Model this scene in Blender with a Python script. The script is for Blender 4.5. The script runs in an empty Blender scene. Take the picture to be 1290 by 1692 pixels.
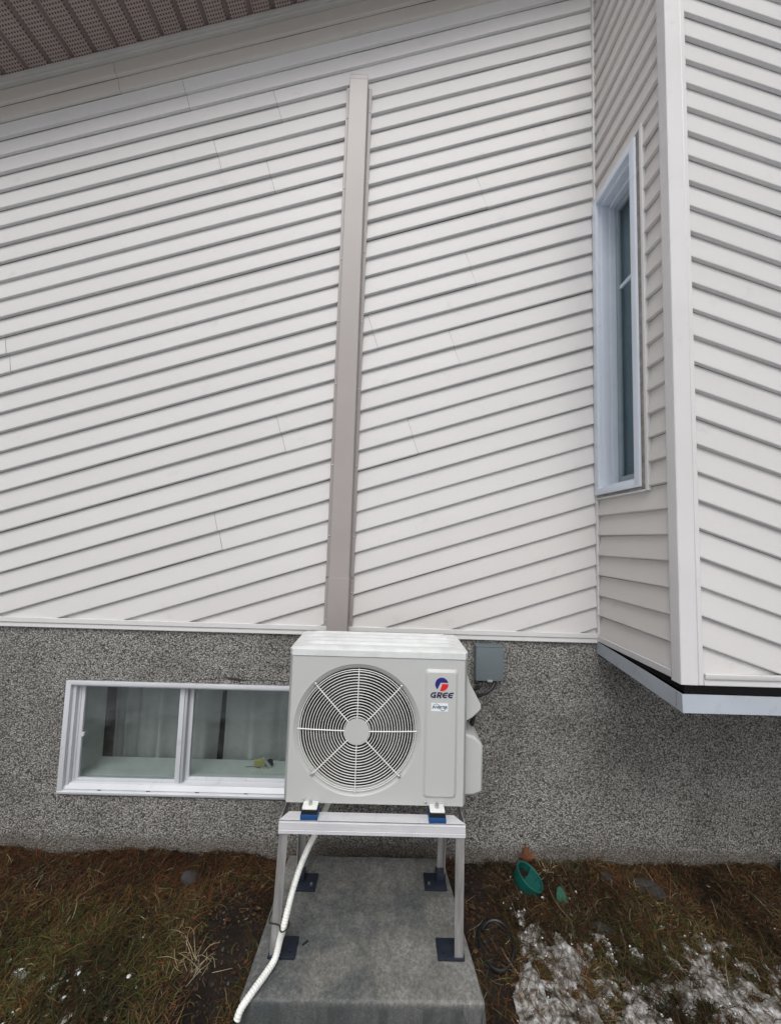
import bpy, bmesh, math, random
import numpy as np
from mathutils import Vector, Matrix, Quaternion

random.seed(7)
rng = np.random.default_rng(11)
scene = bpy.context.scene
COL = scene.collection
R = math.radians

# ------------------------------------------------------------------ camera
cam_data = bpy.data.cameras.new("camera")
cam = bpy.data.objects.new("camera", cam_data)
COL.objects.link(cam)
right = Vector((0.99947995, -0.00997656, 0.03066436))
up = Vector((-0.03130225, -0.07173647, 0.99693232))
fwd = Vector((0.0077462, 0.99737372, 0.07201145))
M4 = Matrix((right, up, -fwd)).transposed().to_4x4()
M4.translation = Vector((0, -2.1, 1.69365))
cam.matrix_world = M4
cam_data.sensor_fit = 'VERTICAL'
cam_data.sensor_height = 24.0
cam_data.sensor_width = 24.0
cam_data.lens = 613.5268 / 1692 * 24.0
cam_data.clip_start = 0.02
cam_data.clip_end = 2000
scene.camera = cam

# ------------------------------------------------------------------ world + sun (overcast)
SUN_EL, SUN_AZ = 55.0, 186.0          # azimuth clockwise from +Y (the wall faces -Y)
world = bpy.data.worlds.new("World")
scene.world = world
world.use_nodes = True
wn, wl = world.node_tree.nodes, world.node_tree.links
wn.clear()
wout = wn.new('ShaderNodeOutputWorld')
wbg = wn.new('ShaderNodeBackground')
sky = wn.new('ShaderNodeTexSky')
sky.sky_type = 'NISHITA'
sky.sun_disc = False
sky.sun_elevation = R(SUN_EL)
sky.sun_rotation = R(SUN_AZ)
sky.air_density = 1.0
sky.dust_density = 6.0
sky.ozone_density = 1.0
hsv = wn.new('ShaderNodeHueSaturation')
hsv.inputs['Saturation'].default_value = 0.30      # grey cloud cover
wl.new(sky.outputs[0], hsv.inputs['Color'])
wl.new(hsv.outputs[0], wbg.inputs[0])
wbg.inputs[1].default_value = 0.11
wl.new(wbg.outputs[0], wout.inputs[0])

sun_data = bpy.data.lights.new("sun", 'SUN')
sun_data.energy = 1.15
sun_data.angle = R(36)
sun_data.color = (1.0, 0.99, 0.975)
sun = bpy.data.objects.new("sun", sun_data)
COL.objects.link(sun)
sd = Vector((math.sin(R(SUN_AZ)) * math.cos(R(SUN_EL)), math.cos(R(SUN_AZ)) * math.cos(R(SUN_EL)), math.sin(R(SUN_EL))))
sun.rotation_euler = sd.to_track_quat('Z', 'Y').to_euler()
sun.location = sd * 20

scene.view_settings.view_transform = 'Standard'
scene.view_settings.look = 'None'
scene.view_settings.gamma = 1.0
scene.view_settings.use_curve_mapping = False
scene.view_settings.exposure = 0.04
scene.render.engine = 'CYCLES'
scene.cycles.max_bounces = 8
scene.cycles.transparent_max_bounces = 12

# ------------------------------------------------------------------ materials
def nodes_of(name):
    m = bpy.data.materials.new(name)
    m.use_nodes = True
    nt = m.node_tree
    b = nt.nodes['Principled BSDF']
    return m, nt, b

def coords(nt, scale=(1, 1, 1)):
    tc = nt.nodes.new('ShaderNodeTexCoord')
    mp = nt.nodes.new('ShaderNodeMapping')
    mp.inputs['Scale'].default_value = scale
    nt.links.new(tc.outputs['Object'], mp.inputs['Vector'])
    return mp.outputs['Vector']

def noise(nt, vec, scale, detail=4, rough=0.55):
    n = nt.nodes.new('ShaderNodeTexNoise')
    n.inputs['Scale'].default_value = scale
    n.inputs['Detail'].default_value = detail
    n.inputs['Roughness'].default_value = rough
    nt.links.new(vec, n.inputs['Vector'])
    return n.outputs['Fac']

def ramp(nt, fac, stops):
    r = nt.nodes.new('ShaderNodeValToRGB')
    el = r.color_ramp.elements
    while len(el) < len(stops):
        el.new(0.5)
    for e, (p, c) in zip(el, stops):
        e.position = p
        e.color = (*c, 1) if len(c) == 3 else c
    nt.links.new(fac, r.inputs['Fac'])
    return r.outputs['Color']

def mix(nt, fac, a, b, mode='MIX'):
    m = nt.nodes.new('ShaderNodeMix')
    m.data_type = 'RGBA'
    m.blend_type = mode
    for sock, v in ((m.inputs[0], fac), (m.inputs[6], a), (m.inputs[7], b)):
        if isinstance(v, (int, float)):
            sock.default_value = v
        elif isinstance(v, tuple):
            sock.default_value = (*v, 1)
        else:
            nt.links.new(v, sock)
    return m.outputs[2]

def bump(nt, b, h, strength, dist):
    bp = nt.nodes.new('ShaderNodeBump')
    bp.inputs['Strength'].default_value = strength
    bp.inputs['Distance'].default_value = dist
    nt.links.new(h, bp.inputs['Height'])
    nt.links.new(bp.outputs[0], b.inputs['Normal'])
    return bp

def simple(name, color, rough=0.5, metal=0.0, var=0.08, vscale=6.0, bscale=0, bstr=0.2, bdist=0.001, stretch=(1, 1, 1), objrand=0.0, dirt=None):
    m, nt, b = nodes_of(name)
    v = coords(nt, stretch)
    n = noise(nt, v, vscale, 5)
    lo = tuple(c * (1 - var) for c in color)
    hi = tuple(min(1, c * (1 + var)) for c in color)
    c = ramp(nt, n, [(0.3, lo), (0.7, hi)])
    if objrand:
        oi = nt.nodes.new('ShaderNodeObjectInfo')
        rr = ramp(nt, oi.outputs['Random'], [(0, (1 - objrand,) * 3), (1, (1 + 0 * objrand,) * 3)])
        c = mix(nt, 1.0, c, rr, 'MULTIPLY')
    if dirt:
        dcol, dscale, lo_, hi_, amt = dirt
        d = noise(nt, coords(nt), dscale, 6, 0.65)
        f = ramp(nt, d, [(lo_, (0, 0, 0)), (hi_, (amt,) * 3)])
        c = mix(nt, f, c, dcol)
    nt.links.new(c, b.inputs['Base Color'])
    b.inputs['Roughness'].default_value = rough
    b.inputs['Metallic'].default_value = metal
    if bscale:
        bump(nt, b, noise(nt, v, bscale, 3), bstr, bdist)
    return m

def siding_mat(name, color, stretch, grime=0.40):
    m, nt, b = nodes_of(name)
    v = coords(nt)
    n1 = noise(nt, v, 1.3, 3)
    c = ramp(nt, n1, [(0.3, tuple(x * 0.965 for x in color)), (0.7, color)])
    fine = noise(nt, v, 260, 3, 0.7)
    sp = ramp(nt, fine, [(0.3, (0.93,) * 3), (0.7, (1.0,) * 3)])
    c = mix(nt, 1.0, c, sp, 'MULTIPLY')
    oi = nt.nodes.new('ShaderNodeObjectInfo')
    rr = ramp(nt, oi.outputs['Random'], [(0, (0.965, 0.963, 0.955)), (1, (1, 1, 1))])
    c = mix(nt, 1.0, c, rr, 'MULTIPLY')
    # faint grime streaks and small scuffs
    d = noise(nt, v, 7.0, 8, 0.72)
    f = ramp(nt, d, [(0.60, (0, 0, 0)), (0.80, (grime,) * 3)])
    c = mix(nt, f, c, (0.33, 0.31, 0.29))
    nt.links.new(c, b.inputs['Base Color'])
    b.inputs['Roughness'].default_value = 0.52
    b.inputs['Specular IOR Level'].default_value = 0.35
    g = noise(nt, coords(nt, stretch), 60, 4, 0.6)
    bump(nt, b, g, 0.35, 0.0006)
    return m

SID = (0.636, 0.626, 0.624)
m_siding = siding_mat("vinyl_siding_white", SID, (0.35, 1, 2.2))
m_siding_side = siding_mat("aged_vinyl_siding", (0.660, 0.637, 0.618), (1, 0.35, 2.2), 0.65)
m_siding_top = siding_mat("soffit_shade_vinyl_siding", (0.575, 0.545, 0.50), (0.35, 1, 2.2), 0.5)  # top courses: soffit shade put into a darker beige siding colour
m_trim = simple("vinyl_trim_white", (0.63, 0.622, 0.622), 0.45, var=0.04, vscale=3, bscale=200, bstr=0.08, dirt=((0.3, 0.27, 0.24), 9, 0.62, 0.8, 0.35))
m_back = simple("dark_sheathing", (0.05, 0.047, 0.045), 0.9)
m_soffit = None
m_brown = simple("taupe_painted_metal", (0.335, 0.305, 0.298), 0.42, var=0.05, vscale=2.5, bscale=300, bstr=0.05)
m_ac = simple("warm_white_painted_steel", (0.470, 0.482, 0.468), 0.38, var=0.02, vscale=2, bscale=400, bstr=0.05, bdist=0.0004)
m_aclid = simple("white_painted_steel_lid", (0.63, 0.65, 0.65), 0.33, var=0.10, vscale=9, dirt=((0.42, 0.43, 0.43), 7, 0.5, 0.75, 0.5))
m_grille = simple("cream_coated_wire", (0.74, 0.75, 0.72), 0.35, var=0.03)
m_dark = simple("dark_cavity", (0.012, 0.012, 0.012), 0.7)
m_fan = simple("grey_fan_plastic", (0.024, 0.026, 0.026), 0.5)
m_coil = simple("dark_fins", (0.010, 0.0105, 0.011), 0.6)
m_black = simple("black_rubber", (0.007, 0.007, 0.0075), 0.5, bscale=120, bstr=0.2)
m_navy = simple("navy_print", (0.012, 0.010, 0.16), 0.4, var=0.0)
m_navytxt = simple("dark_navy_print", (0.012, 0.012, 0.06), 0.4, var=0.0)
m_red = simple("red_print", (0.62, 0.006, 0.02), 0.4, var=0.0)
m_whitelabel = simple("white_label", (0.72, 0.78, 0.82), 0.4, var=0.01)
m_ink = simple("grey_ink", (0.05, 0.08, 0.11), 0.5, var=0.0)
m_screw = simple("zinc_screw", (0.55, 0.55, 0.56), 0.3, 0.9)
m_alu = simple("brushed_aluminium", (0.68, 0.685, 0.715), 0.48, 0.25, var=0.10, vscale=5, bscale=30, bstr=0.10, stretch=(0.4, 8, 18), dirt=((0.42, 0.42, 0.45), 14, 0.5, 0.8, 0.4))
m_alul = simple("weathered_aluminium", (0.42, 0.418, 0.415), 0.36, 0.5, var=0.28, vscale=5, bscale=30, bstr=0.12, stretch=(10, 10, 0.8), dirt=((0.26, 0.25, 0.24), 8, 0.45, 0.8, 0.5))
m_flash = simple("bent_aluminium_flashing", (0.47, 0.515, 0.57), 0.42, 0.25, var=0.06, vscale=4, dirt=((0.25, 0.23, 0.22), 10, 0.55, 0.8, 0.6))
m_blue = simple("blue_rubber", (0.006, 0.062, 0.20), 0.5)
m_bluedark = simple("navy_plastic_foot", (0.010, 0.015, 0.028), 0.5, var=0.15, vscale=30, dirt=((0.05, 0.05, 0.05), 40, 0.5, 0.8, 0.4))
m_whitecap = simple("white_plastic_cap", (0.72, 0.74, 0.72), 0.35)
m_hose = simple("white_corrugated_hose", (0.80, 0.81, 0.78), 0.4, var=0.04, vscale=10, dirt=((0.4, 0.38, 0.33), 22, 0.55, 0.8, 0.35))
m_ebox = simple("grey_enamel", (0.125, 0.155, 0.17), 0.42, var=0.07, vscale=5, bscale=500, bstr=0.06)
m_winwhite = simple("white_window_vinyl", (0.56, 0.58, 0.615), 0.35, var=0.05, vscale=5, dirt=((0.26, 0.25, 0.24), 16, 0.6, 0.85, 0.55))
m_baywin = simple("pale_blue_white_window_vinyl", (0.66, 0.715, 0.80), 0.35, var=0.04, vscale=4, dirt=((0.34, 0.35, 0.36), 14, 0.62, 0.85, 0.5))
m_caulk = simple("dirty_caulk", (0.25, 0.23, 0.21), 0.7, var=0.3, vscale=30)
m_reveal = simple("white_reveal_board", (0.62, 0.64, 0.635), 0.6, var=0.05, vscale=8, dirt=((0.16, 0.15, 0.12), 9, 0.62, 0.82, 0.5))
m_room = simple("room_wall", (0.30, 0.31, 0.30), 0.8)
m_curtain = simple("pale_curtain_cloth", (0.50, 0.505, 0.51), 0.85, var=0.06, vscale=12, bscale=300, bstr=0.15)
m_yellow = simple("yellow_card", (0.48, 0.46, 0.16), 0.6, var=0.15, vscale=40)
m_foil = simple("crumpled_foil", (0.6, 0.62, 0.62), 0.3, 0.6)
m_green = simple("teal_green_plastic", (0.002, 0.075, 0.062), 0.42, var=0.12, vscale=20, dirt=((0.05, 0.05, 0.035), 25, 0.55, 0.8, 0.5))
m_green2 = simple("green_plastic", (0.004, 0.070, 0.036), 0.42, var=0.15, vscale=30)
m_leaf = simple("dry_maple_leaf", (0.12, 0.042, 0.016), 0.7, var=0.3, vscale=30, bscale=80, bstr=0.3)
m_stone = simple("dark_field_stone", (0.030, 0.028, 0.026), 0.95, var=0.3, vscale=25, bscale=60, bstr=0.6, bdist=0.004)
m_roof = simple("dark_shingle", (0.06, 0.055, 0.05), 0.9)

def soffit_material():
    m, nt, b = nodes_of("perforated_brown_soffit")
    base = (0.36, 0.285, 0.255)
    v = coords(nt)
    c = ramp(nt, noise(nt, v, 3, 4), [(0.3, tuple(x * .93 for x in base)), (0.7, base)])
    # punched vent holes : dark dots on a square pitch (flat perforation pattern of the sheet)
    sx = nt.nodes.new('ShaderNodeSeparateXYZ')
    nt.links.new(v, sx.inputs[0])
    def frac_c(sock, pitch, off=0.0):
        a = nt.nodes.new('ShaderNodeMath'); a.operation = 'MULTIPLY_ADD'
        nt.links.new(sock, a.inputs[0]); a.inputs[1].default_value = 1 / pitch; a.inputs[2].default_value = off
        f = nt.nodes.new('ShaderNodeMath'); f.operation = 'FRACT'; nt.links.new(a.outputs[0], f.inputs[0])
        s = nt.nodes.new('ShaderNodeMath'); s.operation = 'SUBTRACT'; nt.links.new(f.outputs[0], s.inputs[0]); s.inputs[1].default_value = 0.5
        q = nt.nodes.new('ShaderNodeMath'); q.operation = 'MULTIPLY'; nt.links.new(s.outputs[0], q.inputs[0]); nt.links.new(s.outputs[0], q.inputs[1])
        return q.outputs[0]
    q1 = frac_c(sx.outputs[0], 0.0155)
    q2 = frac_c(sx.outputs[1], 0.0165)
    add = nt.nodes.new('ShaderNodeMath'); add.operation = 'ADD'
    nt.links.new(q1, add.inputs[0]); nt.links.new(q2, add.inputs[1])
    hole = ramp(nt, add.outputs[0], [(0.06, (1, 1, 1)), (0.10, (0, 0, 0))])
    c = mix(nt, hole, c, (0.035, 0.028, 0.025))
    nt.links.new(c, b.inputs['Base Color'])
    b.inputs['Roughness'].default_value = 0.5
    return m
m_soffit = soffit_material()
m_soffit_rib = simple("brown_soffit_rib", (0.17, 0.132, 0.118), 0.5, var=0.05)

def roughcast():
    m, nt, b = nodes_of("pebbledash_foundation")
    v = coords(nt)
    wv = nt.nodes.new('ShaderNodeTexNoise'); wv.inputs['Scale'].default_value = 60
    nt.links.new(v, wv.inputs['Vector'])
    va = nt.nodes.new('ShaderNodeVectorMath'); va.operation = 'MULTIPLY_ADD'
    nt.links.new(wv.outputs['Color'], va.inputs[0]); va.inputs[1].default_value = (.006, .006, .006)
    nt.links.new(v, va.inputs[2])
    vo = nt.nodes.new('ShaderNodeTexVoronoi'); vo.inputs['Scale'].default_value = 132
    nt.links.new(va.outputs[0], vo.inputs['Vector'])
    sep = nt.nodes.new('ShaderNodeSeparateColor'); nt.links.new(vo.outputs['Color'], sep.inputs[0])
    peb = ramp(nt, sep.outputs[0], [(0.0, (0.09, 0.088, 0.085)), (0.14, (0.24, 0.234, 0.224)), (0.5, (0.325, 0.317, 0.303)), (0.85, (0.395, 0.386, 0.370)), (1.0, (0.52, 0.51, 0.49))])
    gap = ramp(nt, vo.outputs['Distance'], [(0.36, (1, 1, 1)), (0.68, (0.26, 0.255, 0.25))])
    c = mix(nt, 1.0, peb, gap, 'MULTIPLY')
    big = ramp(nt, noise(nt, v, 2.2, 6, 0.6), [(0.3, (0.60, 0.59, 0.57)), (0.55, (0.98, 0.98, 0.97)), (0.75, (1.10, 1.10, 1.10))])
    c = mix(nt, 1.0, c, big, 'MULTIPLY')
    # splashed soil at the foot of the wall
    sx = nt.nodes.new('ShaderNodeSeparateXYZ'); nt.links.new(v, sx.inputs[0])
    nn = noise(nt, v, 9, 5)
    ad = nt.nodes.new('ShaderNodeMath'); ad.operation = 'MULTIPLY_ADD'
    nt.links.new(nn, ad.inputs[0]); ad.inputs[1].default_value = -0.11; nt.links.new(sx.outputs[2], ad.inputs[2])
    foot = ramp(nt, ad.outputs[0], [(0.0, (0.55,) * 3), (0.035, (0, 0, 0))])
    c = mix(nt, foot, c, (0.085, 0.07, 0.055))
    nt.links.new(c, b.inputs['Base Color'])
    b.inputs['Roughness'].default_value = 0.9
    inv = nt.nodes.new('ShaderNodeMath'); inv.operation = 'SUBTRACT'; inv.inputs[0].default_value = 1.0
    nt.links.new(vo.outputs['Distance'], inv.inputs[1])
    bump(nt, b, inv.outputs[0], 0.8, 0.005)
    return m
m_rough = roughcast()

def concrete():
    m, nt, b = nodes_of("wet_worn_concrete")
    v = coords(nt)
    n1 = noise(nt, v, 3.6, 9, 0.72)
    c = ramp(nt, n1, [(0.34, (0.062, 0.072, 0.078)), (0.45, (0.112, 0.117, 0.114)), (0.55, (0.165, 0.165, 0.152)), (0.68, (0.235, 0.24, 0.235))])
    fine = ramp(nt, noise(nt, v, 170, 4, 0.7), [(0.32, (0.82,) * 3), (0.68, (1.12,) * 3)])
    c = mix(nt, 1.0, c, fine, 'MULTIPLY')
    mid = ramp(nt, noise(nt, v, 26, 6, 0.75), [(0.32, (0.84,) * 3), (0.68, (1.22,) * 3)])
    c = mix(nt, 1.0, c, mid, 'MULTIPLY')
    gr_ = ramp(nt, noise(nt, v, 85, 2, 0.5), [(0.34, (0.80,) * 3), (0.66, (1.20,) * 3)])
    c = mix(nt, 1.0, c, gr_, 'MULTIPLY')
    # efflorescence line near the front arris and dark drips below it
    sx = nt.nodes.new('ShaderNodeSeparateXYZ'); nt.links.new(v, sx.inputs[0])
    nn = noise(nt, v, 22, 9, 0.8)
    a = nt.nodes.new('ShaderNodeMath'); a.operation = 'MULTIPLY_ADD'
    nt.links.new(nn, a.inputs[0]); a.inputs[1].default_value = 0.14; nt.links.new(sx.outputs[1], a.inputs[2])
    dist = nt.nodes.new('ShaderNodeMath'); dist.operation = 'ADD'; nt.links.new(a.outputs[0], dist.inputs[0]); dist.inputs[1].default_value = 0.606
    ab = nt.nodes.new('ShaderNodeMath'); ab.operation = 'ABSOLUTE'; nt.links.new(dist.outputs[0], ab.inputs[0])
    wl_ = ramp(nt, ab.outputs[0], [(0.0, (0.8,) * 3), (0.016, (0, 0, 0))])
    c = mix(nt, wl_, c, (0.42, 0.44, 0.45))
    mp = nt.nodes.new('ShaderNodeMapping'); mp.inputs['Scale'].default_value = (16, 16, 1.5)
    tc = nt.nodes.new('ShaderNodeTexCoord'); nt.links.new(tc.outputs['Object'], mp.inputs[0])
    st = noise(nt, mp.outputs[0], 1.6, 5, 0.6)
    stf = ramp(nt, st, [(0.42, (0, 0, 0)), (0.58, (0.85,) * 3)])
    fz = ramp(nt, sx.outputs[2], [(0.0, (1, 1, 1)), (0.060, (1, 1, 1)), (0.086, (0, 0, 0))])
    stf = mix(nt, 1.0, stf, fz, 'MULTIPLY')
    c = mix(nt, stf, c, (0.045, 0.05, 0.045))
    sk = ramp(nt, noise(nt, v, 190, 3, 0.6), [(0.66, (0, 0, 0)), (0.72, (0.5,) * 3)])
    c = mix(nt, sk, c, (0.36, 0.36, 0.35))
    ff = ramp(nt, sx.outputs[2], [(0.072, (0.55,) * 3), (0.088, (0, 0, 0))])
    c = mix(nt, ff, c, (0.062, 0.072, 0.078))
    # damp blotch in front
    dn = noise(nt, v, 4.5, 5, 0.6)
    a2 = nt.nodes.new('ShaderNodeMath'); a2.operation = 'MULTIPLY_ADD'
    nt.links.new(dn, a2.inputs[0]); a2.inputs[1].default_value = 0.22; nt.links.new(sx.outputs[1], a2.inputs[2])
    dm = ramp(nt, a2.outputs[0], [(-0.0, (0, 0, 0)), (1.0, (0, 0, 0))])
    mr = nt.nodes.new('ShaderNodeMapRange'); nt.links.new(a2.outputs[0], mr.inputs[0])
    mr.inputs[1].default_value = -0.46; mr.inputs[2].default_value = -0.50; mr.inputs[3].default_value = 0; mr.inputs[4].default_value = 0.85
    c = mix(nt, mr.outputs[0], c, (0.050, 0.053, 0.068))
    nt.links.new(c, b.inputs['Base Color'])
    b.inputs['Roughness'].default_value = 0.62
    bump(nt, b, noise(nt, v, 95, 6, 0.75), 0.85, 0.004)
    return m
m_conc = concrete()

def soil():
    m, nt, b = nodes_of("dark_wet_soil")
    v = coords(nt)
    c = ramp(nt, noise(nt, v, 5, 6, 0.65), [(0.3, (0.009, 0.0066, 0.0052)), (0.5, (0.018, 0.0125, 0.0098)), (0.75, (0.032, 0.023, 0.018))])
    c2 = ramp(nt, noise(nt, v, 90, 5, 0.7), [(0.35, (0.55,) * 3), (0.7, (1.3,) * 3)])
    c = mix(nt, 1.0, c, c2, 'MULTIPLY')
    # old snow over the unseen yard, added so it bounces light up
    sx = nt.nodes.new('ShaderNodeSeparateXYZ'); nt.links.new(v, sx.inputs[0])
    nn = noise(nt, v, 2.5, 7, 0.7)
    a = nt.nodes.new('ShaderNodeMath'); a.operation = 'MULTIPLY_ADD'
    nt.links.new(nn, a.inputs[0]); a.inputs[1].default_value = 1.6; nt.links.new(sx.outputs[1], a.inputs[2])
    mr = nt.nodes.new('ShaderNodeMapRange'); nt.links.new(a.outputs[0], mr.inputs[0])
    mr.inputs[1].default_value = -0.55; mr.inputs[2].default_value = -0.75; mr.inputs[3].default_value = 0; mr.inputs[4].default_value = 1
    c = mix(nt, mr.outputs[0], c, (0.50, 0.515, 0.54))
    nt.links.new(c, b.inputs['Base Color'])
    b.inputs['Roughness'].default_value = 0.85
    b.inputs['Specular IOR Level'].default_value = 0.25
    bump(nt, b, noise(nt, v, 70, 6, 0.75), 0.9, 0.012)
    return m
m_soil = soil()

def attr_mat(name, rough=0.75, trans=False):
    m, nt, b = nodes_of(name)
    a = nt.nodes.new('ShaderNodeAttribute'); a.attribute_name = 'tint'
    nt.links.new(a.outputs['Color'], b.inputs['Base Color'])
    b.inputs['Roughness'].default_value = rough
    b.inputs['Specular IOR Level'].default_value = 0.2
    return m
m_grass = attr_mat("dead_and_mossy_grass")
m_clod = attr_mat("crumbly_soil", 0.9)

def snow():
    m, nt, b = nodes_of("old_crusted_snow")
    v = coords(nt)
    c = ramp(nt, noise(nt, v, 38, 7, 0.75), [(0.38, (0.06, 0.048, 0.038)), (0.48, (0.21, 0.195, 0.175)), (0.57, (0.42, 0.42, 0.415)), (0.68, (0.74, 0.76, 0.80))])
    big = ramp(nt, noise(nt, v, 6, 4), [(0.35, (0.55, 0.53, 0.50)), (0.65, (1, 1, 1))])
    c = mix(nt, 1.0, c, big, 'MULTIPLY')
    nt.links.new(c, b.inputs['Base Color'])
    b.inputs['Roughness'].default_value = 0.55
    bump(nt, b, noise(nt, v, 120, 6, 0.75), 0.8, 0.006)
    return m
m_snow = snow()
m_crumb = simple("snow_crumb", (0.66, 0.67, 0.68), 0.5, var=0.15, vscale=80)

def glass(name, tint, gloss_mul, dark):
    m = bpy.data.materials.new(name)
    m.use_nodes = True
    nt = m.node_tree
    nt.nodes.clear()
    out = nt.nodes.new('ShaderNodeOutputMaterial')
    tr = nt.nodes.new('ShaderNodeBsdfTransparent'); tr.inputs[0].default_value = (*tint, 1)
    gl = nt.nodes.new('ShaderNodeBsdfGlossy'); gl.inputs['Roughness'].default_value = 0.015
    # faint dust film, whose diffuse colour also stands in for reflection haze
    df = nt.nodes.new('ShaderNodeBsdfDiffuse'); df.inputs[0].default_value = (0.35, 0.38, 0.37, 1)
    v = coords(nt, (1, 1, 1))
    f = ramp(nt, noise(nt, v, 5, 7, 0.7), [(0.40, (0.006,) * 3), (0.75, (dark,) * 3)])
    ms = nt.nodes.new('ShaderNodeMixShader'); nt.links.new(f, ms.inputs[0])
    nt.links.new(tr.outputs[0], ms.inputs[1]); nt.links.new(df.outputs[0], ms.inputs[2])
    fr = nt.nodes.new('ShaderNodeLayerWeight'); fr.inputs[0].default_value = 0.5
    pw = nt.nodes.new('ShaderNodeMath'); pw.operation = 'POWER'; pw.inputs[1].default_value = 5.0
    nt.links.new(fr.outputs['Facing'], pw.inputs[0])
    mm = nt.nodes.new('ShaderNodeMath'); mm.operation = 'MULTIPLY_ADD'; mm.inputs[1].default_value = 0.94 * gloss_mul; mm.inputs[2].default_value = 0.045 * gloss_mul
    nt.links.new(pw.outputs[0], mm.inputs[0])
    m2 = nt.nodes.new('ShaderNodeMixShader'); nt.links.new(mm.outputs[0], m2.inputs[0])
    nt.links.new(ms.outputs[0], m2.inputs[1]); nt.links.new(gl.outputs[0], m2.inputs[2])
    nt.links.new(m2.outputs[0], out.inputs[0])
    return m
m_glass = glass("greenish_window_glass", (0.82, 0.855, 0.845), 0.9, 0.11)
m_bayglass = glass("dark_window_glass", (0.70, 0.78, 0.81), 0.9, 0.06)

# ------------------------------------------------------------------ mesh helpers
class MB:
    def __init__(s):
        s.v = []; s.f = []; s.sm = []
    def add(s, vs, fs, smooth=False):
        o = len(s.v)
        s.v += [tuple(p) for p in vs]
        s.f += [tuple(i + o for i in f) for f in fs]
        s.sm += [smooth] * len(fs)
        return s
    def box(s, x0, x1, y0, y1, z0, z1, c=0.0):
        if c <= 0:
            vs = [(x0, y0, z0), (x1, y0, z0), (x1, y1, z0), (x0, y1, z0), (x0, y0, z1), (x1, y0, z1), (x1, y1, z1), (x0, y1, z1)]
            return s.add(vs, [(0, 3, 2, 1), (4, 5, 6, 7), (0, 1, 5, 4), (1, 2, 6, 5), (2, 3, 7, 6), (3, 0, 4, 7)])
        bm = bmesh.new()
        bmesh.ops.create_cube(bm, size=1)
        for v in bm.verts:
            v.co = Vector((x0 + (v.co.x + .5) * (x1 - x0), y0 + (v.co.y + .5) * (y1 - y0), z0 + (v.co.z + .5) * (z1 - z0)))
        bmesh.ops.bevel(bm, geom=list(bm.edges), offset=c, segments=2, profile=0.6, affect='EDGES')
        s.bm(bm, True); bm.free(); return s
    def bm(s, bm, smooth=False):
        bm.verts.index_update()
        return s.add([v.co[:] for v in bm.verts], [[v.index for v in f.verts] for f in bm.faces], smooth)
    def prism(s, poly, d0, d1, fn, smooth=False):
        """poly: list of 2-D points; fn(a,b,d)->xyz"""
        n = len(poly)
        vs = [fn(a, b, d0) for a, b in poly] + [fn(a, b, d1) for a, b in poly]
        fs = [tuple(range(n))[::-1], tuple(range(n, 2 * n))]
        for i in range(n):
            j = (i + 1) % n
            fs.append((i, j, n + j, n + i))
        return s.add(vs, fs, smooth)
    def tube(s, pts, r, n=10, smooth=True, caps=True, closed=False):
        pts = [Vector(p) for p in pts]
        m = len(pts)
        rs = r if hasattr(r, '__len__') else [r] * m
        vs = []; prev = None
        for i, p in enumerate(pts):
            if closed:
                t = pts[(i + 1) % m] - pts[i - 1]
            else:
                t = pts[min(i + 1, m - 1)] - pts[max(i - 1, 0)]
            t.normalize()
            if prev is None:
                a = Vector((0, 0, 1)) if abs(t.z) < 0.9 else Vector((1, 0, 0))
                u = t.cross(a).normalized()
            else:
                u = (prev - t * prev.dot(t)).normalized()
            prev = u
            w = t.cross(u)
            for k in range(n):
                an = 2 * math.pi * k / n
                vs.append(p + (u * math.cos(an) + w * math.sin(an)) * rs[i])
        fs = []
        for i in range(m if closed else m - 1):
            for k in range(n):
                a = i * n + k; b = i * n + (k + 1) % n
                j = (i + 1) % m
                fs.append((a, b, j * n + (k + 1) % n, j * n + k))
        if caps and not closed:
            fs.append(tuple(range(n))[::-1]); fs.append(tuple(range((m - 1) * n, m * n)))
        return s.add(vs, fs, smooth)
    def build(s, name, mat, parent=None, sharp=35, bevel=0.0, base=None):
        me = bpy.data.meshes.new(name)
        me.from_pydata(s.v, [], s.f)
        me.polygons.foreach_set('use_smooth', [True] * len(s.f))
        me.update()
        bm = bmesh.new(); bm.from_mesh(me)
        bmesh.ops.recalc_face_normals(bm, faces=bm.faces)
        bm.to_mesh(me); bm.free()
        me.set_sharp_from_angle(angle=R(sharp))
        return obj(name, me, mat, parent, bevel, base)

def obj(name, me, mat, parent=None, bevel=0.0, base=None):
    if mat is not None and not me.materials:
        me.materials.append(mat)
    o = bpy.data.objects.new(name, me)
    COL.objects.link(o)
    root = base
    if parent is not None:
        o.parent = parent
        p = parent
        while p.parent: p = p.parent
        root = p.location
    elif base is not None:
        o.location = base
    if root is not None:
        me.transform(Matrix.Translation(-Vector(root)))
    if bevel:
        b = o.modifiers.new('bevel', 'BEVEL')
        b.width = bevel; b.segments = 2; b.limit_method = 'ANGLE'; b.angle_limit = R(40)
    return o

def tag(o, label=None, cat=None, group=None, kind=None):
    if label: o['label'] = label
    if cat: o['category'] = cat
    if group: o['group'] = group
    if kind: o['kind'] = kind
    return o

def thing(name, label, cat, loc=(0, 0, 0), group=None):
    o = bpy.data.objects.new(name, None)
    o.empty_display_size = 0.1
    COL.objects.link(o)
    o.location = loc
    return tag(o, label, cat, group)

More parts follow.
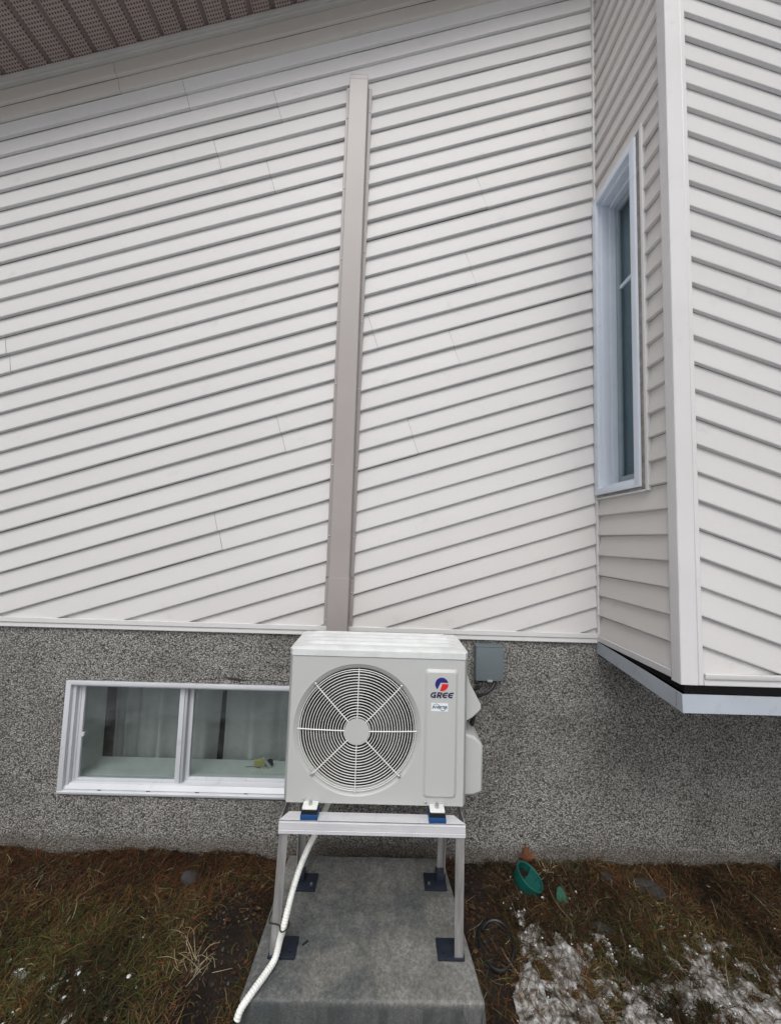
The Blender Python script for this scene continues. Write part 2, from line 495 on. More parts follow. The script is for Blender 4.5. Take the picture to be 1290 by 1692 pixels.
def spline(pts, per=8):
    pts = [Vector(p) for p in pts]
    P = [pts[0]] + pts + [pts[-1]]
    out = []
    for i in range(1, len(P) - 2):
        for k in range(per):
            t = k / per
            a, b, c, d = P[i - 1], P[i], P[i + 1], P[i + 2]
            out.append(0.5 * ((2 * b) + (c - a) * t + (2 * a - 5 * b + 4 * c - d) * t * t + (3 * b - a - 3 * c + d) * t ** 3))
    out.append(pts[-1])
    return out

XYZ = lambda a, b, d: (a, d, b)        # poly in x,z extruded along y
def YZX(a, b, d): return (d, a, b)     # poly in y,z extruded along x
def XYd(a, b, d): return (a, b, d)     # poly in x,y extruded along z

# value noise (numpy) used for terrain and planting
def vnoise(x, y, seed=0):
    xi = np.floor(x).astype(np.int64); yi = np.floor(y).astype(np.int64)
    xf = x - xi; yf = y - yi
    def h(a, b):
        n = (a * 374761393 + b * 668265263 + seed * 1442695041) & 0x7fffffff
        n = ((n ^ (n >> 13)) * 1274126177) & 0x7fffffff
        return ((n ^ (n >> 16)) & 0xffff) / 65535.0
    u = xf * xf * (3 - 2 * xf); w = yf * yf * (3 - 2 * yf)
    return (h(xi, yi) * (1 - u) + h(xi + 1, yi) * u) * (1 - w) + (h(xi, yi + 1) * (1 - u) + h(xi + 1, yi + 1) * u) * w
def fbm(x, y, oct=4, seed=0):
    s = 0; a = 0.5; t = 0
    for i in range(oct):
        s = s + a * vnoise(x * 2 ** i + 17.3 * i, y * 2 ** i - 9.1 * i, seed + i); t += a; a *= 0.5
    return s / t

def ground_h(x, y):
    x = np.asarray(x, float); y = np.asarray(y, float)
    yy = np.clip(-y, 0, 3)
    base = -0.035 * yy
    n = (fbm(x * 7, y * 7, 4, 3) - 0.5) * 0.055 + (fbm(x * 32, y * 32, 3, 9) - 0.5) * 0.022
    near = np.exp(-np.maximum(0, np.hypot(x, y) - 3) / 4)
    # sunken strips beside the slab
    tr = np.exp(-((x - 0.50) / 0.09) ** 2) * np.clip((-y - 0.15) / 0.2, 0, 1) * 0.03
    tl = np.exp(-((x + 0.56) / 0.09) ** 2) * 0.012
    return base + n * near - tr - tl

# ------------------------------------------------------------------ setting: ground
def build_ground():
    xs = np.concatenate([-np.geomspace(300, 2.6, 26), np.arange(-2.5, 2.6, 0.0125), np.geomspace(2.7, 300, 26)])
    ys = np.concatenate([-np.geomspace(300, 1.5, 30), np.arange(-1.4, 0.06, 0.0125), np.geomspace(0.2, 300, 20)])
    X, Y = np.meshgrid(xs, ys)
    Z = ground_h(X, Y)
    Z = np.where(Y > 0.0, -0.03, Z)
    n, m = X.shape
    V = np.stack([X, Y, Z], -1).reshape(-1, 3)
    idx = np.arange(n * m).reshape(n, m)
    F = np.stack([idx[:-1, :-1], idx[:-1, 1:], idx[1:, 1:], idx[1:, :-1]], -1).reshape(-1, 4)
    me = bpy.data.meshes.new("ground")
    me.from_pydata(V.tolist(), [], F.tolist())
    me.polygons.foreach_set('use_smooth', [True] * len(F))
    o = obj("ground", me, m_soil)
    tag(o, "dark wet soil of the yard in front of the house", kind='structure')
build_ground()

# ------------------------------------------------------------------ house
house = thing('house', 'house side clad in pale diagonal vinyl siding over a grey pebbledash foundation', 'house')
WX0, WX1, WZ0, WZ1 = -1.711, -0.423, 0.278, 0.876      # basement window opening

f = MB()
FT = 1.20
f.box(-3.6, WX0, 0, .25, -.3, FT).box(WX1, 3.3, 0, .25, -.3, FT).box(WX0, WX1, 0, .25, -.3, WZ0).box(WX0, WX1, 0, .25, WZ1, FT)
f.build('foundation', m_rough, house)
ck_ = MB()
ck_.tube(spline([(-1.02, -.0005, .893), (-.93, -.0005, .899), (-.86, -.001, .908), (-.80, -.0015, .903), (-.74, -.001, .899), (-.62, -.0005, .901), (-.50, -.0005, .898)], 5), [.0012 + .0045 * max(0, 1 - abs(i - 15) / 6) for i in range(31)], 6)
ck_.build('crack', simple('crack_shadow', (.03, .027, .024), .95), house)

SLOPE = 0.32352; CS = math.cos(math.atan(SLOPE)); SN = math.sin(math.atan(SLOPE))
EXP = 0.11014; Z0L = 1.8926
SOFF_Z = lambda x: Z0L + 0.11576 * 28.35 + SLOPE * x if x < 1.3 else Z0L + 0.11576 * 28.35 + SLOPE * (2.6 - x)

wall = MB().prism([(-3.6, 1.2), (3.3, 1.2), (3.3, SOFF_Z(3.3) + .05), (1.3, SOFF_Z(1.3) + .05), (-3.6, SOFF_Z(-3.6) + .05)], 0.004, 0.2, XYZ).build('wall', m_back, house)

def board(parent, O, T, S, N, s0, t0, t1, lock, clips, mat, lift=0.0, ex=EXP, seedk=0):
    """one lap of siding: profile in (s, y), run along t; clips: list of (point, outward normal) planes"""
    if lock:
        prof = [(ex + .004, .0005), (.060, .0100), (.0130, .0174), (.0085, .0181), (.0060, .0172), (.0022, .0055), (.0042, -.0005)]
    else:
        prof = [(ex + .001, .0030), (.060, .0106), (.0130, .0174), (.0085, .0181), (.0060, .0172), (.0014, .0045), (.0018, .0025)]
    n = max(2, int((t1 - t0) / 0.16) + 1)
    bm = bmesh.new()
    rows = []
    for i in range(n):
        t = t0 + (t1 - t0) * i / (n - 1)
        w = (vnoise(np.array([t * 2.3]), np.array([s0 * 31.7 + seedk]), 5)[0] - .5)
        w2 = (vnoise(np.array([t * 1.4]), np.array([s0 * 17.1 + seedk]), 8)[0] - .5)
        row = []
        for (s, y) in prof:
            yy = y + lift * (1 - s / ex) + w * 0.0034 * (1 - abs(s / ex - .35))
            row.append(bm.verts.new(O + T * t + S * (s0 + s + w2 * .0030) + N * yy))
        rows.append(row)
    for i in range(n - 1):
        for k in range(len(prof) - 1):
            bm.faces.new((rows[i][k], rows[i + 1][k], rows[i + 1][k + 1], rows[i][k + 1]))
    for co, no in clips:
        bmesh.ops.bisect_plane(bm, geom=list(bm.verts) + list(bm.edges) + list(bm.faces), plane_co=co, plane_no=no, clear_outer=True)
    if not bm.faces:
        bm.free(); return None
    for fc in bm.faces: fc.smooth = True
    bmesh.ops.recalc_face_normals(bm, faces=bm.faces)
    c = bm.faces[:]
    bm.faces.ensure_lookup_table()
    if sum((fc.normal.dot(N) * fc.calc_area() for fc in bm.faces)) < 0:
        bmesh.ops.reverse_faces(bm, faces=bm.faces)
    me = bpy.data.meshes.new('siding_board')
    bm.to_mesh(me); bm.free()
    me.set_sharp_from_angle(angle=R(32))
    return obj('siding_board', me, mat, parent)

O0 = Vector((0, 0, 0))
T0, S0_, N0 = Vector((CS, 0, SN)), Vector((-SN, 0, CS)), Vector((0, -1, 0))
seams = {12: [0.098], 11: [0.614], 10: [0.183], 9: [0.455], 7: [1.650], 5: [1.444], 4: [0.778], 3: [1.208], 2: [0.108], 1: [0.826], 0: [-0.372], 6: [-1.278], 13: [-0.280], 8: [-2.6]}
main_clips = [(Vector((-3.5, 0, 0)), Vector((-1, 0, 0))), (Vector((1.176, 0, 0)), Vector((1, 0, 0))), (Vector((0, 0, 1.19)), Vector((0, 0, -1)))]
for k in range(-10, 28):
    s0 = (Z0L + 0.11576 * k) * CS
    pan = k // 2
    cuts = [-4.5] + sorted(seams.get(pan, [])) + [5.2]
    for i in range(len(cuts) - 1):
        a, b = cuts[i], cuts[i + 1]
        first = i == 0
        # the left piece laps over the right one at a joint
        a2 = a + (0.0 if first else 0.0015)
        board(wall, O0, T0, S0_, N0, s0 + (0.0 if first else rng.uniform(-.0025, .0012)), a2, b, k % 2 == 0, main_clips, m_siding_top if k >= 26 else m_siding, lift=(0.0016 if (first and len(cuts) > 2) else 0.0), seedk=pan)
        if not first:
            pass

# --- trims of the main wall
def L_trim(pts2, d0, d1, fn):
    return MB().prism(pts2, d0, d1, fn)
base = MB()
# J-channel lip + starter flange, (y,z) profile extruded along x
base.prism([(-.006, 1.205), (-.021, 1.207), (-.0225, 1.205), (-.0225, 1.182), (-.020, 1.180), (-.006, 1.180)], -3.5, 1.176, YZX)
base.prism([(0.0, 1.186), (-.0145, 1.1805), (-.0155, 1.178), (-.0165, 1.156), (-.013, 1.153), (0.0, 1.155)], -3.5, 0.392, YZX)
base.prism([(0.0, 1.186), (-.0155, 1.1810), (-.0165, 1.178), (-.0175, 1.1555), (-.014, 1.1525), (0.0, 1.155)], 0.3935, 1.185, YZX)
base.build('base_trim', m_trim, house, bevel=0.0015)
MB().box(1.1745, 1.187, -.0275, .0, 1.165, 5.5).box(1.187, 1.202, -.0245, .0, 1.16, 5.5).build('inside_corner_trim', m_trim, house, bevel=0.002)

# --- soffit along the rake
soffit = MB()
xa, xb = -3.6, 1.16
za = lambda x: SOFF_Z(x)
soffit.add([(xa, 0.0, za(xa) + .05), (xb, 0.0, za(xb) + .05), (xb, -.36, za(xb) + .05), (xa, -.36, za(xa) + .05),
            (xa, 0.0, za(xa) + .07), (xb, 0.0, za(xb) + .07), (xb, -.36, za(xb) + .07), (xa, -.36, za(xa) + .07)],
           [(0, 1, 2, 3), (4, 7, 6, 5), (0, 4, 5, 1), (1, 5, 6, 2), (2, 6, 7, 3), (3, 7, 4, 0)])
soffit = soffit.build('soffit', m_back, house)
pitch = 0.1318
# measured rib feet on the wall: x=-2.383 + n*0.1318
n0 = -9
for n in range(n0, 27):
    x0 = -2.383 + n * pitch; x1 = x0 + pitch
    if x1 > 1.15: break
    p = MB()
    def sq(x, dz): return (x, za(x) + dz)
    # cross-section: flat vented pan, then a recessed V groove
    prof = [sq(x0 + .012, .010), sq(x0 + .018, .0), sq(x1 - .018, .0), sq(x1 - .012, .010)]
    prof_top = [sq(x1 - .012, .0115), sq(x1 - .0185, .0015), sq(x0 + .0185, .0015), sq(x0 + .012, .0115)]
    p.prism(prof + prof_top, -.352, -.012, XYZ)
    p.build('soffit_panel', m_soffit, soffit)
    g = MB().prism([sq(x1 - .0122, .010), sq(x1 + .0122, .010), sq(x1 + .0122, .012), sq(x1 - .0122, .012)], -.352, -.012, XYZ)
    g.build('soffit_groove', m_soffit_rib, soffit)
tr = MB()
for (y0, y1, dz0, dz1) in ((-.038, -.0, -.024, .003), (-.026, -.0, -.036, -.0245)):
    x0, x1 = -3.6, 1.16
    vs = [(x0, y0, za(x0) + dz0), (x1, y0, za(x1) + dz0), (x1, y1, za(x1) + dz0), (x0, y1, za(x0) + dz0), (x0, y0, za(x0) + dz1), (x1, y0, za(x1) + dz1), (x1, y1, za(x1) + dz1), (x0, y1, za(x0) + dz1)]
    tr.add(vs, [(0, 3, 2, 1), (4, 5, 6, 7), (0, 1, 5, 4), (1, 2, 6, 5), (2, 3, 7, 6), (3, 0, 4, 7)])
tr.build('soffit_trim', simple('beige_grey_trim', (.50, .485, .455), .45), soffit, bevel=0.002)

# --- roof over everything (mostly above the frame)
rf = MB()
def slab(x0, x1, y0, y1, lo, th):
    rf.add([(x0, y0, lo(x0)), (x1, y0, lo(x1)), (x1, y1, lo(x1)), (x0, y1, lo(x0)), (x0, y0, lo(x0) + th), (x1, y0, lo(x1) + th), (x1, y1, lo(x1) + th), (x0, y1, lo(x0) + th)],
           [(0, 3, 2, 1), (4, 5, 6, 7), (0, 1, 5, 4), (1, 2, 6, 5), (2, 3, 7, 6), (3, 0, 4, 7)])
slab(-4.2, 1.3, -.42, 4.0, lambda x: za(x) + .075, .10)
slab(1.3, 6.4, -.80, 4.0, lambda x: za(x) + .075, .10)
roof = rf.build('roof', m_roof, house)
fa = MB()
fa.add([(-4.2, -.42, za(-4.2) - .06), (1.16, -.42, za(1.16) - .06), (1.16, -.36, za(1.16) - .06), (-4.2, -.36, za(-4.2) - .06),
        (-4.2, -.42, za(-4.2) + .075), (1.16, -.42, za(1.16) + .075), (1.16, -.36, za(1.16) + .075), (-4.2, -.36, za(-4.2) + .075)],
       [(0, 3, 2, 1), (4, 5, 6, 7), (0, 1, 5, 4), (1, 2, 6, 5), (2, 3, 7, 6), (3, 0, 4, 7)])
fa.build('fascia', m_brown, roof)

# --- bay: side wall + front wall
BX = 1.198        # sheathing plane of the side wall
BYF = -.584       # sheathing plane of the front wall
BZ0, BZT = 1.165, 5.0
WBY0, WBY1, WBZ0, WBZ1 = -.395, -.030, 1.972, 3.722   # window rough opening in the side wall
bay = MB()
bay.box(BX, BX + .02, BYF + .02, 0, BZ0, WBZ0).box(BX, BX + .02, BYF + .02, 0, WBZ1, BZT)
bay.box(BX, BX + .02, BYF + .02, WBY0, WBZ0, WBZ1).box(BX, BX + .02, WBY1, 0, WBZ0, WBZ1)
bay.box(BX, 3.2, BYF, BYF + .019, BZ0, BZT).box(3.2, 3.22, BYF, 0, BZ0, BZT)
bay.box(BX, 3.22, BYF, 0, BZ0 - .012, BZ0 - .001)
bay = bay.build('bay', m_back, house)

# side: horizontal laps facing -X. Window block occupies y WY0..0, z 1.955..3.75
SIDE_N = Vector((-1, 0, 0)); SIDE_T = Vector((0, 1, 0)); SIDE_S = Vector((0, 0, 1))
ZB = 1.300
WJY, WJZ0, WJZ1 = -.438, 1.950, 3.752
c_low = [(Vector((0, 0, 1.182)), Vector((0, 0, -1)))]
cl = (Vector((0, -.552, 0)), Vector((0, -1, 0))); cr = (Vector((0, -.014, 0)), Vector((0, 1, 0)))
for k in range(-1, 36):
    z = ZB + .1108 * k
    lock = k % 2 == 0
    if z + .11 <= WJZ0 or z >= WJZ1:
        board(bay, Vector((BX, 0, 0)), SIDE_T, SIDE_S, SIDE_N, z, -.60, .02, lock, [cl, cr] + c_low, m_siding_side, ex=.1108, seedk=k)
    elif z >= WJZ0 and z + .11 <= WJZ1:
        board(bay, Vector((BX, 0, 0)), SIDE_T, SIDE_S, SIDE_N, z, -.60, .02, lock, [cl, (Vector((0, WJY, 0)), Vector((0, 1, 0)))], m_siding_side, ex=.1108, seedk=k)
    else:
        a = board(bay, Vector((BX, 0, 0)), SIDE_T, SIDE_S, SIDE_N, z, -.60, .02, lock, [cl, (Vector((0, WJY, 0)), Vector((0, 1, 0)))], m_siding_side, ex=.1108, seedk=k)
        zc = WJZ0 if z < WJZ0 else WJZ1
        b = board(bay, Vector((BX, 0, 0)), SIDE_T, SIDE_S, SIDE_N, z, -.60, .02, lock,
                  [(Vector((0, WJY, 0)), Vector((0, -1, 0))), cr, (Vector((0, 0, zc)), Vector((0, 0, 1 if z < WJZ0 else -1)))], m_siding_side, ex=.1108, seedk=k)
        if a and b:      # one notched board
            bm = bmesh.new(); bm.from_mesh(a.data); bm.from_mesh(b.data); bm.to_mesh(a.data); bm.free()
            a.data.set_sharp_from_angle(angle=R(32))
            me = b.data; bpy.data.objects.remove(b); bpy.data.meshes.remove(me)
# front: diagonal laps running down to the right
mF = 0.3315; cF = 1 / math.sqrt(1 + mF * mF); sF = mF * cF
TF, SF = Vector((cF, 0, -sF)), Vector((sF, 0, cF))
fc = [(Vector((1.264, 0, 0)), Vector((-1, 0, 0))), (Vector((3.18, 0, 0)), Vector((1, 0, 0))), (Vector((0, 0, 1.19)), Vector((0, 0, -1)))]
for k in range(-1, 44):
    z = 1.303 + .1168 * k            # height of the lap line at x = 1.266
    s0 = 1.266 * sF + z * cF
    t1 = 1.266 * cF - z * sF
    board(bay, Vector((0, BYF, 0)), TF, SF, Vector((0, -1, 0)), s0, t1 - 2.4, t1 + 2.6, k % 2 == 0, fc + [(Vector((0, 0, BZT)), Vector((0, 0, 1)))], m_siding, ex=.1168 * cF, seedk=k + 50)
# corner post: (x,y) profile extruded in z
cp = MB()
cp.prism([(1.1985, -.548), (1.1795, -.548), (1.1795, -.553), (1.1755, -.555), (1.1745, -.598), (1.1755, -.603), (1.1785, -.6055), (1.240, -.6075), (1.242, -.6045), (1.2445, -.6045), (1.2455, -.606), (1.263, -.606), (1.2645, -.604), (1.2645, -.5895)], 1.156, 5.0, XYd)
cp.build('corner_post', m_trim, bay, bevel=0.0012, sharp=25)
bt = MB()
bt.prism([(-.594, 1.200), (-.6125, 1.202), (-.614, 1.200), (-.614, 1.184), (-.612, 1.181), (-.594, 1.181)], 1.267, 3.19, YZX)
bt.prism([(-.590, 1.186), (-.604, 1.1825), (-.606, 1.178), (-.607, 1.157), (-.604, 1.154), (-.590, 1.156)], 1.266, 3.19, YZX)
bt.prism([(1.197, 1.195), (1.1785, 1.196), (1.1765, 1.193), (1.1785, 1.166), (1.1815, 1.163), (1.197, 1.165)], -.548, -.024, lambda a, b, d: (a, d, b))
bt.build('base_trim', m_trim, bay, bevel=0.0015)
# black membrane and bent aluminium flashing under the bay
mbk = MB()
mbk.add([(1.190, 0, 1.163), (1.190, -.600, 1.163), (3.2, -.600, 1.163), (3.2, 0, 1.163), (1.190, 0, 1.085), (1.190, -.600, 1.085), (3.2, -.600, 1.085), (3.2, 0, 1.085)],
        [(0, 1, 2, 3), (4, 7, 6, 5), (0, 4, 5, 1), (1, 5, 6, 2), (2, 6, 7, 3), (3, 7, 4, 0)])
m_memb = simple('black_membrane', (.003, .003, .0035), .25)
m_memb.node_tree.nodes['Principled BSDF'].inputs['Specular IOR Level'].default_value = .15
mbk.build('membrane', m_memb, bay)
fl = MB()
pts_top = [(1.181, -.006, 1.161), (1.179, -.20, 1.150), (1.177, -.40, 1.137), (1.175, -.608, 1.121), (1.90, -.609, 1.119), (3.21, -.609, 1.118)]
pts_bot = [(1.181, -.006, 1.098), (1.179, -.20, 1.084), (1.177, -.40, 1.069), (1.176, -.609, 1.051), (1.90, -.610, 1.050), (3.21, -.610, 1.049)]
inn = lambda p: (p[0] + .004 if p[1] > -.6 else p[0] + .004, p[1] + .004, p[2])
inner_t = [inn(p) for p in pts_top]; inner_b = [inn(p) for p in pts_bot]
n = len(pts_top)
vs = pts_top + pts_bot + inner_t + inner_b
fs = []
for i in range(n - 1):
    fs += [(i, i + 1, n + i + 1, n + i), (2 * n + i, 3 * n + i, 3 * n + i + 1, 2 * n + i + 1), (i, 2 * n + i, 2 * n + i + 1, i + 1), (n + i, n + i + 1, 3 * n + i + 1, 3 * n + i)]
fl.add(vs, fs)
fl.add([(1.176, -.609, 1.0505), (3.21, -.609, 1.049), (3.21, -.01, 1.095), (1.181, -.01, 1.100), (1.176, -.609, 1.0545), (3.21, -.609, 1.053), (3.21, -.01, 1.099), (1.181, -.01, 1.104)],
       [(0, 3, 2, 1), (4, 5, 6, 7), (0, 1, 5, 4), (1, 2, 6, 5), (2, 3, 7, 6), (3, 0, 4, 7)])
fl.build('flashing', m_flash, bay, sharp=20)
MB().prism([(1.1735, 1.119), (1.1748, 1.119), (1.1745, 1.062), (1.1732, 1.062)], -.580, -.5775, XYZ).build('flashing_seam', m_caulk, bay)

# --- window in the side of the bay
bw = bpy.data.objects.new('window', None); COL.objects.link(bw); bw.parent = house
bw['label'] = 'tall narrow pale blue framed window in the side of the bay'
cs = MB()
X0 = 1.166
cs.box(X0, X0 + .030, -.062, -.022, WBZ0, WBZ1 + .012, .002)
cs.box(X0, X0 + .030, -.398, -.360, WBZ0, WBZ1 + .012, .002)
cs.box(X0, X0 + .030, -.362, -.060, WBZ1 - .030, WBZ1 + .012, .002)
cs.box(X0, X0 + .030, -.362, -.060, WBZ0, WBZ0 + .035, .002)
cs.build('casing', m_baywin, bw)
jb = MB()
jb.box(1.194, 1.240, -.066, -.045, WBZ0 + .01, WBZ1 - .01, .002).box(1.240, 1.276, -.070, -.045, WBZ0 + .01, WBZ1 - .01, .002)
jb.box(1.194, 1.240, -.380, -.352, WBZ0 + .01, WBZ1 - .01, .002).box(1.240, 1.276, -.380, -.342, WBZ0 + .01, WBZ1 - .01, .002)
jb.box(1.194, 1.240, -.353, -.065, WBZ1 - .045, WBZ1 - .012, .002).box(1.240, 1.276, -.343, -.069, WBZ1 - .060, WBZ1 - .012, .002)
jb.box(1.190, 1.242, -.353, -.065, WBZ0 + .012, WBZ0 + .048, .002).box(1.240, 1.276, -.343, -.069, WBZ0 + .012, WBZ0 + .064, .002)
jb.build('frame', m_baywin, bw)
ss = MB()
for a, b in ((-.095, -.069), (-.343, -.306)):
    ss.box(1.274, 1.300, a, b, WBZ0 + .06, WBZ1 - .055, .002)
ss.box(1.274, 1.300, -.307, -.094, WBZ1 - .098, WBZ1 - .055, .002).box(1.274, 1.300, -.307, -.094, WBZ0 + .06, WBZ0 + .100, .002)
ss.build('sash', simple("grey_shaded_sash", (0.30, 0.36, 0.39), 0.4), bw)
MB().box(1.278, 1.294, -.308, -.094, 3.148, 3.170, .001).build('muntin', m_baywin, bw)
MB().box(1.286, 1.290, -.310, -.092, WBZ0 + .095, WBZ1 - .095).build('pane', m_bayglass, bw)
ck = MB().box(1.176, 1.197, -.425, -.396, WBZ0 - .012, WBZ1 + .020).box(1.176, 1.197, -.396, -.022, WBZ0 - .013, WBZ0 - .001)
ck.box(1.176, 1.197, -.396, -.022, WBZ1 + .013, WBZ1 + .020).build('caulk', m_caulk, bw, bevel=.003)
jc = MB().box(1.173, 1.1975, -.440, -.424, WBZ0 - .022, WBZ1 + .034, .002).box(1.175, 1.1975, -.424, -.016, WBZ0 - .024, WBZ0 - .014, .002).box(1.175, 1.1975, -.424, -.016, WBZ1 + .022, WBZ1 + .034, .002)
jc.build('window_trim', m_trim, bw)
rm = MB()
rm.add([(1.33, -.57, 1.3), (3.1, -.57, 1.3), (3.1, 1.5, 1.3), (1.33, 1.5, 1.3), (1.33, -.57, 4.4), (3.1, -.57, 4.4), (3.1, 1.5, 4.4), (1.33, 1.5, 4.4)],
       [(0, 1, 2, 3), (4, 7, 6, 5), (0, 4, 5, 1), (1, 5, 6, 2), (2, 6, 7, 3)])
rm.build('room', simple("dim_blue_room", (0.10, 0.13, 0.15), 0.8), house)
cu = MB()  # pale sheet added behind the bay glass, stands in for its reflections
cpts = [(1.322 + .009 * math.sin(i * .8), -.40 + i * .016) for i in range(24)]
for i in range(23):
    (xa_, ya_), (xb_, yb_) = cpts[i], cpts[i + 1]
    cu.add([(xa_, ya_, 1.9), (xb_, yb_, 1.9), (xb_, yb_, 3.8), (xa_, ya_, 3.8)], [(0, 1, 2, 3)], True)
o = cu.build('curtain', simple("bay_reflection_sheet", (0.48, 0.54, 0.56), 0.9), None, base=(1.322, -.22, 1.9))
tag(o, 'added pale sheet behind the tall narrow bay window, standing in for its reflections', 'curtain')

# --- basement window
win = bpy.data.objects.new('window', None); COL.objects.link(win); win.parent = house
win['label'] = 'low two pane white sliding window in the grey foundation'
fr = MB()
fr.box(WX0 + .002, WX0 + .030, -.012, .060, WZ0 + .02, WZ1 - .002, .003)
fr.box(WX1 - .030, WX1 - .002, -.012, .060, WZ0 + .02, WZ1 - .002, .003)
fr.box(WX0 + .029, WX1 - .029, -.014, .060, WZ1 - .022, WZ1 - .002, .003)
fr.box(WX0 + .030, WX0 + .048, .006, .080, WZ0 + .05, WZ1 - .02, .002)
fr.box(WX0 + .048, WX0 + .060, .026, .080, WZ0 + .05, WZ1 - .02, .002)
fr.box(WX1 - .060, WX1 - .030, .016, .080, WZ0 + .05, WZ1 - .02, .002)
fr.box(WX0 + .047, WX1 - .047, .004, .080, WZ1 - .034, WZ1 - .021, .002)
fr.build('frame', m_winwhite, win)
sl = MB()
sl.prism([(.0, WZ0 + .012), (-.012, WZ0 + .013), (-.014, WZ0 + .016), (-.014, WZ0 + .026), (-.010, WZ0 + .029), (-.004, WZ0 + .030), (.0, WZ0 + .030)], WX0 + .002, WX1 - .002, YZX)
sl.prism([(.0, WZ0 + .0302), (-.003, WZ0 + .034), (.0, WZ0 + .038), (.014, WZ0 + .055), (.085, WZ0 + .057), (.085, WZ0 + .002), (.001, WZ0 + .002)], WX0 + .006, WX1 - .006, YZX)
for xx in (-1.50, -1.24, -.98, -.72):
    MB().box(xx, xx + .020, -.0045, -.001, WZ0 + .0305, WZ0 + .0335).build('weep_slot', m_dark, win)
sl.build('sill', m_winwhite, win, bevel=.0015)
MX = -1.083
s1 = MB()
s1.box(WX0 + .058, WX0 + .078, .030, .050, WZ0 + .056, WZ1 - .034, .002)
s1.box(MX - .028, MX - .002, .026, .050, WZ0 + .054, WZ1 - .033, .002)
s1.box(WX0 + .077, MX - .027, .030, .050, WZ0 + .056, WZ0 + .070, .002)
s1.box(WX0 + .077, MX - .027, .030, .050, WZ1 - .044, WZ1 - .034, .002)
s1.build('sash', m_winwhite, win)
s2 = MB()
s2.box(MX + .012, MX + .034, .056, .076, WZ0 + .056, WZ1 - .034, .002)
s2.box(WX1 - .074, WX1 - .052, .056, .076, WZ0 + .056, WZ1 - .034, .002)
s2.box(MX + .033, WX1 - .073, .056, .076, WZ0 + .056, WZ0 + .072, .002)
s2.box(MX + .033, WX1 - .073, .056, .076, WZ1 - .044, WZ1 - .034, .002)
s2.build('sash', m_winwhite, win)
MB().box(MX - .001, MX + .013, .030, .078, WZ0 + .056, WZ1 - .034, .001).build('track', simple("shaded_track", (.38, .40, .41), .5), win)
MB().box(WX0 + .076, MX - .026, .038, .042, WZ0 + .068, WZ1 - .042).build('pane', m_glass, win)
MB().box(MX + .032, WX1 - .072, .064, .068, WZ0 + .070, WZ1 - .042).build('pane', m_glass, win)
MB().box(WX0 + .078, WX0 + .090, .028, .040, .565, .585, .002).build('latch', m_winwhite, win)
RV = .262
rv = MB()
rv.box(WX0 + .02, WX0 + .035, .081, RV, WZ0 + .02, WZ1 - .005).box(WX1 - .035, WX1 - .02, .081, RV, WZ0 + .02, WZ1 - .005)
rv.box(WX0 + .034, WX1 - .034, .081, RV, WZ0 + .04, WZ0 + .052)
rv.box(WX0 + .034, WX1 - .034, .081, RV, WZ1 - .022, WZ1 - .006)
rv.box(WX0 + .034, WX1 - .034, .081, .125, WZ0 + .0525, WZ0 + .060, .002)
rv.build('reveal', m_reveal, win)
rb = MB()
rb.add([(-2.6, .30, -.6), (.6, .30, -.6), (.6, 3.0, -.6), (-2.6, 3.0, -.6), (-2.6, .30, 1.14), (.6, .30, 1.14), (.6, 3.0, 1.14), (-2.6, 3.0, 1.14)],
       [(0, 1, 2, 3), (4, 7, 6, 5), (1, 5, 6, 2), (2, 6, 7, 3), (3, 7, 4, 0)])
rb.add([(-2.6, .30, -.6), (WX0, .30, -.6), (WX0, .30, 1.14), (-2.6, .30, 1.14)], [(0, 1, 2, 3)])
rb.add([(WX1, .30, -.6), (.6, .30, -.6), (.6, .30, 1.14), (WX1, .30, 1.14)], [(0, 1, 2, 3)])
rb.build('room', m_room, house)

def curtain(x0, x1, y, folds, depth, label, lean=0.0):
    c = MB()
    n = 90
    zs = [-.05, .2, .45, .7, 1.0]
    vs = []; fs = []
    for j, z in enumerate(zs):
        for i in range(n + 1):
            u = i / n
            ph = u * folds * 2 * math.pi
            yy = y + depth * (math.sin(ph) + .35 * math.sin(2.3 * ph + 1)) * (1.1 - .25 * z)
            vs.append((x0 + (x1 - x0) * u + .006 * math.sin(ph * 1.7 + j) + lean * z, yy, z))
    for j in range(len(zs) - 1):
        for i in range(n):
            a = j * (n + 1) + i
            fs.append((a, a + 1, a + n + 2, a + n + 1))
    c.add(vs, fs, True)
    o = c.build('curtain', m_curtain, None, sharp=80, base=((x0 + x1) / 2, y, -.05))
    o.modifiers.new('cloth', 'SOLIDIFY').thickness = .002
    tag(o, label, 'curtain', 'curtains behind the low sliding window')
curtain(-1.69, -1.535, .36, 1.2, .018, 'narrow dim curtain strip at the left end of the low sliding window')
curtain(-1.515, -1.03, .310, 2.2, .034, 'pale pleated curtain behind the centre bar of the low sliding window', .02)
curtain(-.985, -.36, .310, 2.4, .030, 'pale curtain in the right half of the low sliding window', .02)

pk = thing('crumpled_packet', 'crumpled yellow packet with foil on the sill behind the right window pane', 'packet', (-.68, .19, .340))
a = MB()
def rot_box(mb, c, size, rz, rx=0, ry=0):
    bm = bmesh.new(); bmesh.ops.create_cube(bm, size=1)
    mt = Matrix.Translation(c) @ Matrix.Rotation(rz, 4, 'Z') @ Matrix.Rotation(rx, 4, 'X') @ Matrix.Rotation(ry, 4, 'Y') @ Matrix.Diagonal((*size, 1))
    bmesh.ops.transform(bm, matrix=mt, verts=bm.verts)
    for v in bm.verts: v.co += Vector((random.uniform(-.003, .003), random.uniform(-.003, .003), random.uniform(-.001, .003)))
    bmesh.ops.bevel(bm, geom=list(bm.edges), offset=.002, segments=1, affect='EDGES')
    mb.bm(bm); bm.free()
rot_box(a, (-.70, .185, .362), (.058, .016, .044), .15, .25)
a.build('packet_card', m_yellow, pk)
